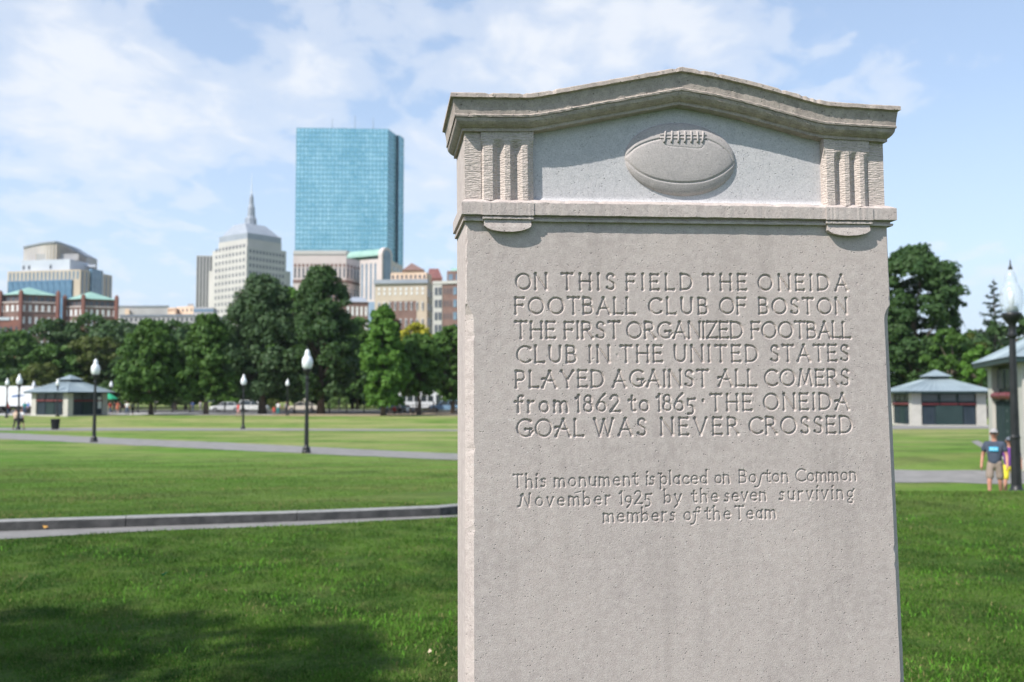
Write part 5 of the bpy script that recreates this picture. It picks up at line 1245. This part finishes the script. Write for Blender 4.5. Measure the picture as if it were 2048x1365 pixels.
# ------------------------------------------------------------------ vehicles
TYRE = M('tyre_rubber', (.02, .02, .02), (.03, .03, .03), 5, .9); RIM = M('alloy_rim', (.4, .4, .42), (.5, .5, .52), 5, .35, metal=.8)
CGL = M('car_glass', (.03, .04, .045), (.05, .06, .065), 1, .08, spec=.8)
LAMPR = M('tail_lamp', (.35, .02, .02), (.4, .03, .03), 5, .2); LAMPW = M('head_lamp', (.7, .72, .75), (.8, .8, .82), 5, .15)
def car(px, Y, rz, colr, label, kind='sedan', L=4.6, Wd=1.8):
    x_ = plx(px, Y); t = thing('parked_car', label, 'car', (x_, Y, gz(x_, Y)+.03), rz, 'cars on the street behind the fence')
    pm = M('car_paint_'+kind+str(len(MATS)), colr, tuple(min(1, c*1.06) for c in colr), 2, .25, spec=.5, coat=.6)
    h = Wd/2
    if kind == 'suv': low = [(-.5, .32), (-.5, .80), (-.47, .98), (-.25, 1.03), (.22, 1.03), (.44, .95), (.5, .78), (.5, .32)]; cab = [(-.47, 1.0), (-.42, 1.58), (-.34, 1.68), (.06, 1.68), (.12, 1.62), (.25, 1.02)]
    else: low = [(-.5, .30), (-.5, .72), (-.47, .90), (-.30, .95), (.20, .93), (.42, .82), (.5, .66), (.5, .30)]; cab = [(-.36, .92), (-.22, 1.34), (-.12, 1.43), (.04, 1.42), (.10, 1.37), (.26, .92)]
    def ext(pts, h0, h1, name, m, par):
        n = len(pts); vs = []
        zm = max(p[1] for p in pts); z0_ = min(p[1] for p in pts)
        for sgn in (-1, 1):
            for (a, z) in pts: f = (z-z0_)/max(.01, zm-z0_); hh = h0+(h1-h0)*f; vs.append((a*L, sgn*hh, z))
        mb = MB().add(vs, [tuple(range(n)), tuple(range(n, 2*n))[::-1]]+[(i, n+i, n+(i+1) % n, (i+1) % n) for i in range(n)])
        return mb.obj(name, m, par)
    bd = ext(low, h, h*.93, 'body', pm, t); bv = bd.modifiers.new('bevel', 'BEVEL'); bv.width = .05; bv.segments = 2
    cb_ = ext(cab, h*.92, h*.70, 'cabin_glass', CGL, t)
    zt_ = max(p[1] for p in cab); xs_ = [p[0] for p in cab if p[1] > zt_-.1]
    MB().box(min(xs_)*L-.05, max(xs_)*L+.05, -h*.72, h*.72, zt_-.03, zt_+.03).obj('roof', pm, t)
    for sgn in (-1, 1):   # pillars
        mb = MB()
        for (a, b_) in ((0, 1), (len(cab)-1, len(cab)-2)):
            p0 = Vector((cab[a][0]*L, sgn*h*.92, cab[a][1])); p1 = Vector((cab[b_][0]*L, sgn*h*.71, cab[b_][1])); mb.tube([p0, p1], .045, 5)
        p0 = Vector((-.06*L, sgn*h*.925, cab[0][1])); p1 = Vector((-.06*L, sgn*h*.72, zt_)); mb.tube([p0, p1], .04, 5); mb.obj('window_pillar', pm, t)
    for sx_ in (-.31, .32):
        for sgn in (-1, 1):
            wv_ = MB().tube([(sx_*L, sgn*(h-.2), .32), (sx_*L, sgn*(h+.01), .32)], .33, 16).obj('wheel', TYRE, t, False); MB().tube([(sx_*L, sgn*(h-.05), .32), (sx_*L, sgn*(h+.025), .32)], .2, 12).obj('rim', RIM, wv_)
    for sgn in (-1, 1):
        MB().box(.485*L, .502*L, sgn*h*.7-.18, sgn*h*.7+.18, .62, .74).obj('headlight', LAMPW, t); MB().box(-.503*L, -.485*L, sgn*h*.72-.14, sgn*h*.72+.14, .70, .86).obj('tail_light', LAMPR, t)
    return t
car(455, 143.5, R(180), (.62, .64, .66), 'silver sedan behind the fence left of the thickest trunk')
car(508, 143.5, 0, (.75, .76, .77), 'white hatchback just left of the very tall grey green trunk', 'suv', 4.2)
car(606, 143.5, R(180), (.68, .62, .54), 'cream sedan beside the tall lamp pole')
car(790, 143.2, R(0), (.05, .09, .10), 'dark green wagon in front of the shuttle bus', 'suv', 4.5)
car(893, 143.2, R(180), (.20, .32, .46), 'blue estate car beside the left edge of the monument', 'suv', 4.6)
# shuttle bus
xb, Yb = plx(846, 147.5), 147.5
t = thing('shuttle_bus', 'white shuttle bus with dark windows parked behind the rounded tree', 'bus', (xb, Yb, gz(xb, Yb)+.02)); WH = M('white_bus_paint', (.72, .73, .74), (.78, .79, .80), 1, .35, coat=.3)
bo = MB().box(-3.6, 3.1, -1.15, 1.15, .45, 2.85).obj('body', WH, t); bo.modifiers.new('bevel', 'BEVEL').width = .12
cb_ = MB().add([(-4.9, -1, .45), (-3.5, -1.05, .45), (-3.5, -1.05, 2.1), (-3.95, -1, 2.05), (-4.35, -1, 1.35), (-4.9, -.95, 1.2), (-4.9, 1, .45), (-3.5, 1.05, .45), (-3.5, 1.05, 2.1), (-3.95, 1, 2.05), (-4.35, 1, 1.35), (-4.9, .95, 1.2)], [(0, 1, 2, 3, 4, 5), (11, 10, 9, 8, 7, 6), (0, 5, 11, 6), (5, 4, 10, 11), (4, 3, 9, 10), (3, 2, 8, 9), (2, 1, 7, 8), (0, 6, 7, 1)]).obj('cab', WH, t)
for i in range(5): MB().box(-3.2+i*1.0, -2.4+i*1.0, -1.19, -1.12, 1.5, 2.3).obj('window', CGL, t)
MB().box(2.0, 2.75, -1.19, -1.12, .6, 2.45).obj('door', CGL, t); MB().box(-4.0, -3.6, -1.09, -1.0, 1.35, 1.95).obj('window', CGL, t)
MB().box(-2.0, 2.0, -.6, .6, 2.83, 3.05).obj('roof_unit', WH, t)
for x_ in (-3.9, 1.2):
    for s_ in (-1, 1): MB().tube([(x_, s_*.85, .42), (x_, s_*1.17, .42)], .42, 16).obj('wheel', TYRE, t)
# white box truck left of the kiosk
xb, Yb = plx(22, 134), 134
t = thing('box_truck', 'large white box truck left of the left kiosk', 'truck', (xb, Yb, gz(xb, Yb)+.02))
bo = MB().box(-5.5, 3.6, -1.25, 1.25, 1.0, 3.65).obj('cargo_box', WH, t); MB().box(-6.9, -5.7, -1.1, 1.1, .5, 2.5).obj('cab', WH, t); MB().box(-6.7, -5.9, -1.13, -1.08, 1.5, 2.3).obj('window', CGL, t)
MB().box(-5.5, 3.5, -.9, .9, .7, 1.0).obj('chassis', IRON, t)
lg = MB(); lg.add([(.6, -1.262, 2.15), (1.5, -1.262, 2.2), (2.6, -1.262, 2.42), (1.6, -1.262, 2.5), (.9, -1.262, 2.4)], [(0, 1, 2, 3, 4)]).obj('emblem', M('navy_print', (.05, .12, .30), (.06, .14, .34), 1, .5), t)
for x_ in (-6.2, -1.0, 1.8, 2.8):
    for s_ in (-1, 1): MB().tube([(x_, s_*.9, .5), (x_, s_*1.22, .5)], .5, 14).obj('wheel', TYRE, t)

# ------------------------------------------------------------------ litter bin
BIN = M('black_bin_mesh', (.015, .017, .018), (.03, .032, .033), 9, .6)
xb, Yb = plx(112, 76), 80; xb = plx(112, Yb)
t = thing('litter_bin', 'black round litter bin on the lawn left of the tall lamp', 'litter bin', (xb, Yb, gz(xb, Yb)))
MB().lathe([(.26, 0), (.27, .04), (.33, .78), (.36, .80), (.36, .86), (.30, .86), (.29, .6)], 18).obj('barrel', BIN, t, True)
mb = MB()
for i in range(18): a = 2*math.pi*i/18; mb.tube([(.275*math.cos(a), .275*math.sin(a), .04), (.335*math.cos(a), .335*math.sin(a), .79)], .012, 4)
mb.obj('slat', BIN, t)['kind'] = 'stuff'

# ------------------------------------------------------------------ people
SKIN = M('skin', (.50, .28, .20), (.56, .32, .23), 6, .6); SKIN_D = M('tanned_skin', (.42, .20, .14), (.48, .24, .17), 6, .6)
HAIR = M('dark_hair', (.03, .02, .015), (.05, .035, .025), 20, .7)
def cloth(name, c): return M(name, c, tuple(v*1.25+.005 for v in c), 9, .9, .4, 30)
def skin_obj(name, verts, edges, radii, mat, parent, root=0, lv=2, label=None):
    me = bpy.data.meshes.new(name); me.from_pydata([Vector(v) for v in verts], edges, []); me.update()
    o = bpy.data.objects.new(name, me); COL.objects.link(o)
    o.modifiers.new('skin', 'SKIN'); o.modifiers.new('sub', 'SUBSURF').levels = lv
    sv = me.skin_vertices[0].data
    for i, r in enumerate(radii): sv[i].radius = (r, r) if not hasattr(r, '__len__') else r; sv[i].use_root = (i == root)
    dg = bpy.context.evaluated_depsgraph_get(); ev = o.evaluated_get(dg); m2 = bpy.data.meshes.new_from_object(ev)
    bpy.data.objects.remove(o); bpy.data.meshes.remove(me); m2.materials.clear(); m2.materials.append(mat); m2.shade_smooth(); m2.name = name
    return link(name, m2, parent, label)
def person(px, Y, H, rz, label, shirt, pants, cap=None, stride=.22, short=True, detail=False, swing=.25, group=None, hairm=None, skin=None, sit=False, z=None, long_hair=False, pack=None):
    x_ = plx(px, Y); s = H/1.82; t = thing('person', label, 'person', (x_, Y, gz(x_, Y) if z is None else z), rz, group); sk = skin or SKIN
    st = stride; hipz = .92
    # faces local -Y
    P = {'pel': (0, 0, .95), 'wst': (0, .01, 1.10), 'chs': (0, .0, 1.30), 'nck': (0, .02, 1.46), 'n2': (0, .0, 1.53), 'hd': (0, -.01, 1.60), 'hd2': (0, -.005, 1.68),
         'lh': (-.10, 0, .90), 'lk': (-.11, -st*.55-.02, .50), 'la': (-.11, -st*.75+.02, .10), 'lt': (-.12, -st*.75-.13, .035),
         'rh': (.10, 0, .90), 'rk': (.11, st*.30-.04, .49), 'ra': (.11, st*.95, .13), 'rt': (.12, st*.95-.13, .045),
         'ls': (-.185, .01, 1.40), 'le': (-.27, .02+swing*.3, 1.13), 'lw': (-.29, -.06+swing*.35, .90), 'lm': (-.29, -.09+swing*.35, .83),
         'rs': (.185, .01, 1.40), 're': (.27, .03-swing*.3, 1.13), 'rw': (.29, -.10-swing*.45, .92), 'rm': (.29, -.14-swing*.5, .85)}
    if sit:
        for k_ in P: P[k_] = (P[k_][0], P[k_][1], P[k_][2]-.45)
        P['lk'] = (-.12, -.42, .48); P['rk'] = (.12, -.42, .48); P['la'] = (-.12, -.45, .08); P['ra'] = (.12, -.45, .08); P['lt'] = (-.12, -.6, .04); P['rt'] = (.12, -.6, .04)
    rad = {'pel': (.145, .105), 'wst': (.135, .10), 'chs': (.16, .11), 'nck': .062, 'n2': .055, 'hd': (.075, .088), 'hd2': (.070, .085), 'lh': .085, 'lk': .055, 'la': .038, 'lt': .03, 'rh': .085, 'rk': .055, 'ra': .038, 'rt': .03,
           'ls': .058, 'le': .042, 'lw': .030, 'lm': (.02, .036), 'rs': .058, 're': .042, 'rw': .030, 'rm': (.02, .036)}
    E = [('pel', 'wst'), ('wst', 'chs'), ('chs', 'nck'), ('nck', 'n2'), ('n2', 'hd'), ('hd', 'hd2'), ('pel', 'lh'), ('lh', 'lk'), ('lk', 'la'), ('la', 'lt'), ('pel', 'rh'), ('rh', 'rk'), ('rk', 'ra'), ('ra', 'rt'),
         ('chs', 'ls'), ('ls', 'le'), ('le', 'lw'), ('lw', 'lm'), ('chs', 'rs'), ('rs', 're'), ('re', 'rw'), ('rw', 'rm')]
    def build(name, keys, edges, grow, mat, lv=1, over=None, label=None):
        ix = {k_: i for i, k_ in enumerate(keys)}; vs = [Vector((over or {}).get(k_, P.get(k_)))*s for k_ in keys]; rs = []
        for k_ in keys:
            r = rad.get(k_, .05); r = (r, r) if not hasattr(r, '__len__') else r; g_ = grow.get(k_, grow.get('*', 0)) if isinstance(grow, dict) else grow; rs.append(((r[0]+g_)*s, (r[1]+g_)*s))
        return skin_obj(name, vs, [(ix[a], ix[b_]) for a, b_ in edges], rs, mat, t, 0, lv, label)
    keys = list(P.keys()); build('body', keys, E, 0, sk, 2 if detail else 1)
    # shirt with short sleeves
    mixp = lambda a, b_, f: tuple(P[a][i]+(P[b_][i]-P[a][i])*f for i in range(3))
    ov = {'hem': (0, 0, P['pel'][2]-.09), 'lse': mixp('ls', 'le', .72), 'rse': mixp('rs', 're', .72), 'col': mixp('chs', 'nck', .80)}
    rad.update({'hem': (.152, .118), 'lse': .050, 'rse': .050, 'col': (.085, .075)})
    build('shirt', ['chs', 'wst', 'hem', 'col', 'ls', 'lse', 'rs', 'rse'], [('chs', 'wst'), ('wst', 'hem'), ('chs', 'col'), ('chs', 'ls'), ('ls', 'lse'), ('chs', 'rs'), ('rs', 'rse')], .027, shirt, 2 if detail else 1, ov)
    f = .92 if short else 1.0
    ov = {'lc': mixp('lh', 'lk', .92) if short else mixp('lk', 'la', .9), 'rc': mixp('rh', 'rk', .92) if short else mixp('rk', 'ra', .9), 'top': mixp('pel', 'wst', .7)}
    rad.update({'lc': .082 if short else .055, 'rc': .082 if short else .055, 'top': (.145, .105)})
    if short: build('shorts', ['pel', 'top', 'lh', 'lc', 'rh', 'rc'], [('pel', 'top'), ('pel', 'lh'), ('lh', 'lc'), ('pel', 'rh'), ('rh', 'rc')], .014, pants, 2 if detail else 1, ov)
    else: build('trousers', ['pel', 'top', 'lh', 'lk', 'lc', 'rh', 'rk', 'rc'], [('pel', 'top'), ('pel', 'lh'), ('lh', 'lk'), ('lk', 'lc'), ('pel', 'rh'), ('rh', 'rk'), ('rk', 'rc')], .016, pants, 1, ov)
    hd = Vector(P['hd2'])*s
    capm = cap or hairm or HAIR; mb = MB(); hc = hd+Vector((0, .012, .0))*s
    rx, ry, rzz = .088*s, .105*s, .085*s; n, m = 16, 7
    for i in range(m+1):
        a = math.pi/2*i/m
        for j in range(n): q = 2*math.pi*j/n; mb.v.append((hc.x+rx*math.cos(a)*math.cos(q), hc.y+ry*math.cos(a)*math.sin(q), hc.z+.015*s+rzz*math.sin(a)))
    for i in range(m):
        for j in range(n): mb.f.append((i*n+j, i*n+(j+1) % n, (i+1)*n+(j+1) % n, (i+1)*n+j))
    co = mb.obj('cap' if cap else 'hair', capm, t, True)
    if cap:
        mb = MB(); zz = hc.z+.02*s
        for i in range(9):
            a = math.pi*(1+i/8); mb.v += [(hc.x+rx*.98*math.cos(a), hc.y+ry*math.sin(a)*.92, zz+.008*s), (hc.x+rx*1.0*math.cos(a), hc.y-.06*s+ry*1.35*math.sin(a)*.8, zz-.012*s)]
        for i in range(8): mb.f.append((2*i, 2*i+2, 2*i+3, 2*i+1))
        pk = mb.obj('peak', capm, co); pk.modifiers.new('thickness', 'SOLIDIFY').thickness = .006
    if long_hair: MB().tube([hc+Vector((0, .07, .02))*s, hc+Vector((0, .10, -.12))*s, hc+Vector((0, .09, -.26))*s], [.07*s, .075*s, .04*s], 8).obj('hair', HAIR, t, True)
    # shoes
    sm = M('shoe_leather', (.05, .045, .04), (.08, .07, .06), 5, .7)
    for a_, b_ in (('la', 'lt'), ('ra', 'rt')):
        A1, B1 = Vector(P[a_])*s, Vector(P[b_])*s; lo = min(A1.z, B1.z)
        MB().tube([A1+Vector((0, .05, -.055))*s, A1+Vector((0, 0, -.045))*s, B1+Vector((0, .02, .0))*s, B1+Vector((0, -.06, -.004))*s], [.035*s, .052*s, .045*s, .026*s], 8).obj('shoe', sm, t, True)
    if detail:
        fm = MB(); fc = hd+Vector((0, -.085, -.05))*s
        MB().tube([fc+Vector((0, .0, .05))*s, fc+Vector((0, -.022, .018))*s, fc+Vector((0, -.01, .0))*s], [.009*s, .016*s, .012*s], 8).obj('nose', sk, t, True)
        MB().tube([fc+Vector((-.025, .002, -.03))*s, fc+Vector((0, -.006, -.032))*s, fc+Vector((.025, .002, -.03))*s], [.004*s, .008*s, .004*s], 6).obj('mouth', M('lip', (.35, .12, .10), (.4, .15, .12), 5, .5), t, True)
        for sg in (-1, 1):
            MB().lathe([(.006, -.03*s), (.018*s, -.015*s), (.02*s, .01*s), (.008, .028*s)], 8, (sg*.083*s, 0+hd.y+.005, hd.z-.03*s)).obj('ear', sk, t, True)
            if cap: MB().box(sg*.036*s-.028*s, sg*.036*s+.028*s, hd.y-.100*s, hd.y-.088*s, hd.z-.028*s, hd.z+.008*s).obj('sunglass_lens', CGL, t)
            else: MB().lathe([(.004, -.008*s), (.011*s, 0), (.004, .008*s)], 8, (sg*.032*s, hd.y-.085*s, hd.z-.01*s)).obj('eye', CGL, t, True)
            # fingers curl down from the palm
            k0 = 'lm' if sg < 0 else 'rm'; pm_ = Vector(P[k0])*s; up_ = (Vector(P[k0])-Vector(P['lw' if sg < 0 else 'rw'])).normalized(); sd_ = Vector((0, 1, 0)); mbf = MB()
            for fi, (off, ln) in enumerate(((-.027, .070), (-.009, .080), (.009, .074), (.026, .060))):
                b0 = pm_+sd_*off*s; b1 = b0+up_*ln*.5*s+Vector((-sg*.004, 0, 0)); b2 = b0+up_*ln*.95*s+Vector((-sg*.022*s, 0, 0)); mbf.tube([b0, b1, b2], [.0095*s, .009*s, .007*s], 6)
            b0 = pm_-up_*.03*s-sd_*.028*s; mbf.tube([b0, b0+up_*.03*s-sd_*.022*s, b0+up_*.06*s-sd_*.026*s], [.012*s, .011*s, .008*s], 6)
            mbf.obj('hand', sk, t, True)
    return t
man = person(1986, 24.0, 1.81, R(-33), 'man in grey t-shirt with cyan print, tan shorts, grey cap and sunglasses', cloth('slate_grey_cotton', (.045, .058, .088)), cloth('khaki_cotton', (.22, .175, .145)), cap=cloth('grey_cap_cloth', (.26, .25, .25)), detail=True, skin=SKIN_D, stride=.20, swing=.12)
# chest print
mb = MB(); n = 12
for i in range(n+1):
    u_ = -.098+.196*i/n; yy = -.139+.30*u_*u_*3.0
    mb.v += [(u_, yy, 1.235), (u_, yy-.004, 1.335)]
for i in range(n): mb.f.append((2*i, 2*i+2, 2*i+3, 2*i+1))
pr = mb.obj('chest_print', M('cyan_print', (.06, .42, .68), (.10, .50, .75), 30, .8), man)
mb = MB()
for i, a in enumerate((-.07, -.045, -.01, .03, .06)):
    mb.box(a, a+.012, -.146+.9*a*a, -.140+.9*a*a, 1.26, 1.30+.01*(i % 3))
mb.obj('print_lettering', M('pale_print', (.45, .65, .75), (.5, .7, .8), 3, .8), pr)
boy = person(2016, 24.9, 1.58, R(-33), 'boy in purple shirt and yellow shorts walking behind the man', cloth('purple_cotton', (.12, .035, .20)), cloth('yellow_cotton', (.55, .46, .035)), cap=cloth('dark_grey_cloth', (.10, .11, .13)), detail=True, skin=SKIN_D, stride=.24, swing=-.2)
tees = {k_: cloth(k_+'_cloth', c) for k_, c in dict(white=(.7, .7, .7), black=(.02, .02, .022), red=(.5, .05, .04), coral=(.6, .16, .10), blue=(.05, .16, .42), teal=(.03, .22, .22), denim=(.06, .09, .16), tan=(.5, .38, .28), green=(.10, .35, .12), lime=(.35, .5, .1), grey=(.2, .2, .21), pink=(.6, .3, .32)).items()}
ppl = [(44, 80.5, 1.72, 160, 'walker in white shirt and black shorts beside the far-left lamp', 'white', 'black', True),
       (33, 80.2, 1.70, 170, 'bare-armed walker in tan top and black leggings beside the far-left lamp', 'tan', 'black', False),
       (16, 122, 1.7, 90, 'person in red shirt below the white truck', 'red', 'denim', False),
       (50, 124, 1.75, 20, 'person in teal shirt standing beside the white truck', 'teal', 'denim', False),
       (57, 126, 1.72, -30, 'person in blue shirt next to the left kiosk wall', 'blue', 'black', False),
       (213, 128, 1.6, 30, 'person in blue shorts near the right side of the left kiosk', 'teal', 'blue', True),
       (221, 129, 1.7, 60, 'person in red top among the group right of the left kiosk', 'red', 'denim', False),
       (229, 127, 1.75, 0, 'person in black clothes among the group right of the left kiosk', 'black', 'black', False),
       (236, 133, 1.7, 30, 'person in coral dress right of the left kiosk group', 'coral', 'coral', True),
       (255, 123, 1.78, 10, 'person in white shirt and blue jeans left of the drooping park tree', 'white', 'denim', False),
       (266, 126, 1.72, 50, 'person in grey clothes left of the drooping park tree', 'grey', 'black', False),
       (386, 139.8, 1.72, 60, 'person in blue top on the sidewalk behind the fence', 'blue', 'denim', False),
       (401, 139.8, 1.7, 80, 'person in white top on the sidewalk behind the fence', 'white', 'grey', False),
       (477, 116, 1.66, 140, 'person in red dress left of the small lamp on the lawn', 'red', 'pink', True),
       (548, 126, 1.1, 0, 'child in dark red top right of the very tall grey green trunk', 'red', 'red', True),
       (557, 125, 1.7, 20, 'woman in white and teal right of the very tall grey green trunk', 'white', 'teal', False),
       (573, 122, 1.72, 30, 'person in dark clothes beside the shaded lamp', 'grey', 'black', False),
       (779, 121, 1.75, 100, 'person in lime top standing beside the bright green tree', 'lime', 'grey', True),
       (768, 123, 1.75, 10, 'person in black standing at the trunk of the bright green tree', 'black', 'black', False),
       (800, 123, 1.75, 100, 'person in white top standing right of the bright green tree', 'white', 'black', False)]
for (p_, Y, H, rz, lab, a, c_, sh) in ppl:
    person(p_, Y, H, R(rz), lab, tees[a], tees[c_], short=sh, group='people in the park', long_hair=('woman' in lab or 'dress' in lab))
# seated people on the bench in the shade
WOOD = M('bench_wood', (.14, .10, .07), (.2, .15, .1), 4, .8)
def bench(px, Y, label):
    x_ = plx(px, Y); t = thing('park_bench', label, 'bench', (x_, Y, gz(x_, Y)), R(8), 'park benches in the shade')
    for i in range(4): MB().box(-.9, .9, -.45+i*.12, -.35+i*.12, .42, .46).obj('slat', WOOD, t)
    for i in range(3): MB().box(-.9, .9, .06+i*.02, .09+i*.02, .52+i*.13, .62+i*.13).obj('slat', WOOD, t)
    for s_ in (-.8, .8): MB().box(s_-.03, s_+.03, -.42, .1, 0, .42).box(s_-.03, s_+.03, .03, .12, .42, .92).obj('leg', IRON, t)
for q, lab in ((789, 'bench under the bright green tree, left one'), (822, 'bench in front of the shuttle bus, middle one'), (860, 'bench in front of the blue car, right one')): bench(q, 123, lab)
for (p_, lab, a, c_) in ((789, 'seated person in red shirt on the left bench', 'red', 'black'), (815, 'seated person in white shirt on the middle bench', 'white', 'denim'), (826, 'seated person in grey shirt on the middle bench', 'grey', 'black')):
    person(p_, 123, 1.72, R(10), lab, tees[a], tees[c_], short=False, sit=True, group='people in the park')
# green market umbrella right of the kiosk
xb, Yb = plx(217, 131), 131
t = thing('market_umbrella', 'green market umbrella right of the left kiosk', 'umbrella', (xb, Yb, gz(xb, Yb)))
MB().tube([(0, 0, 0), (0, 0, 2.5)], .025, 8).obj('pole', IRON, t); MB().lathe([(1.25, 1.95), (1.2, 2.02), (.6, 2.45), (.03, 2.72)], 8).obj('canopy', M('green_canvas', (.02, .32, .16), (.03, .38, .2), 2, .8), t); MB().lathe([(.25, 0), (.25, .08), (.04, .1)], 10).obj('foot', IRON, t)

# small litter on grass and path
def leaf(px, py, Y0, col_, s, label, name='fallen_leaf', cat='leaf'):
    x_, y_ = gpt(px, py, Y0); mb = MB(); n = 10
    for i in range(n): a = 2*math.pi*i/n; r = s*(1+.3*math.sin(a*3)); mb.v.append((r*math.cos(a), r*.6*math.sin(a), .006+.25*s*math.sin(a)+.1*s*math.cos(a*2)))
    mb.v.append((0, 0, .006)); 
    for i in range(n): mb.f.append((i, (i+1) % n, n))
    o = mb.obj(name, M(label[:12].replace(' ', '_'), col_, None, 9, .7)); o.location = (x_, y_, gz(x_, y_)+.03+s*.3); tag(o, label, cat)
    o.modifiers.new('thickness', 'SOLIDIFY').thickness = .001; o.rotation_euler = (.3, .2, px*.7)
leaf(90, 1061, 11.8, (.45, .24, .05), .03, 'orange leaf lying on the path below the kerb'); leaf(330, 1052, 12.6, (.7, .68, .64), .04, 'white paper scrap on the path by the kerb joint', 'paper_scrap', 'litter')
leaf(329, 1158, 8.6, (.0, .22, .12), .033, 'teal green plastic scrap lying in the near grass', 'plastic_scrap', 'litter')
leaf(860, 1316, 6.2, (.45, .36, .25), .018, 'pale curled leaf in the shaded grass beside the monument'); leaf(451, 1191, 8, (.50, .24, .14), .018, 'small reddish leaf in the grass left of the monument')

# ------------------------------------------------------------------ summer haze in the air over the city
hz = bpy.data.materials.new('summer_haze'); hz.use_nodes = True; hn = NT(hz.node_tree); hn.n.clear(); ho = hn.add('ShaderNodeOutputMaterial'); hv = hn.add('ShaderNodeVolumePrincipled')
hv.inputs['Color'].default_value = (.86, .92, 1, 1); hv.inputs['Density'].default_value = .00008; hv.inputs['Anisotropy'].default_value = .2; hn.link(hv.outputs[0], ho.inputs['Volume'])
hb_ = MB().box(-4800, 4800, -800, 5600, -1.9, 262).obj('haze', hz); tag(hb_, 'pale summer haze over the city', kind='stuff')
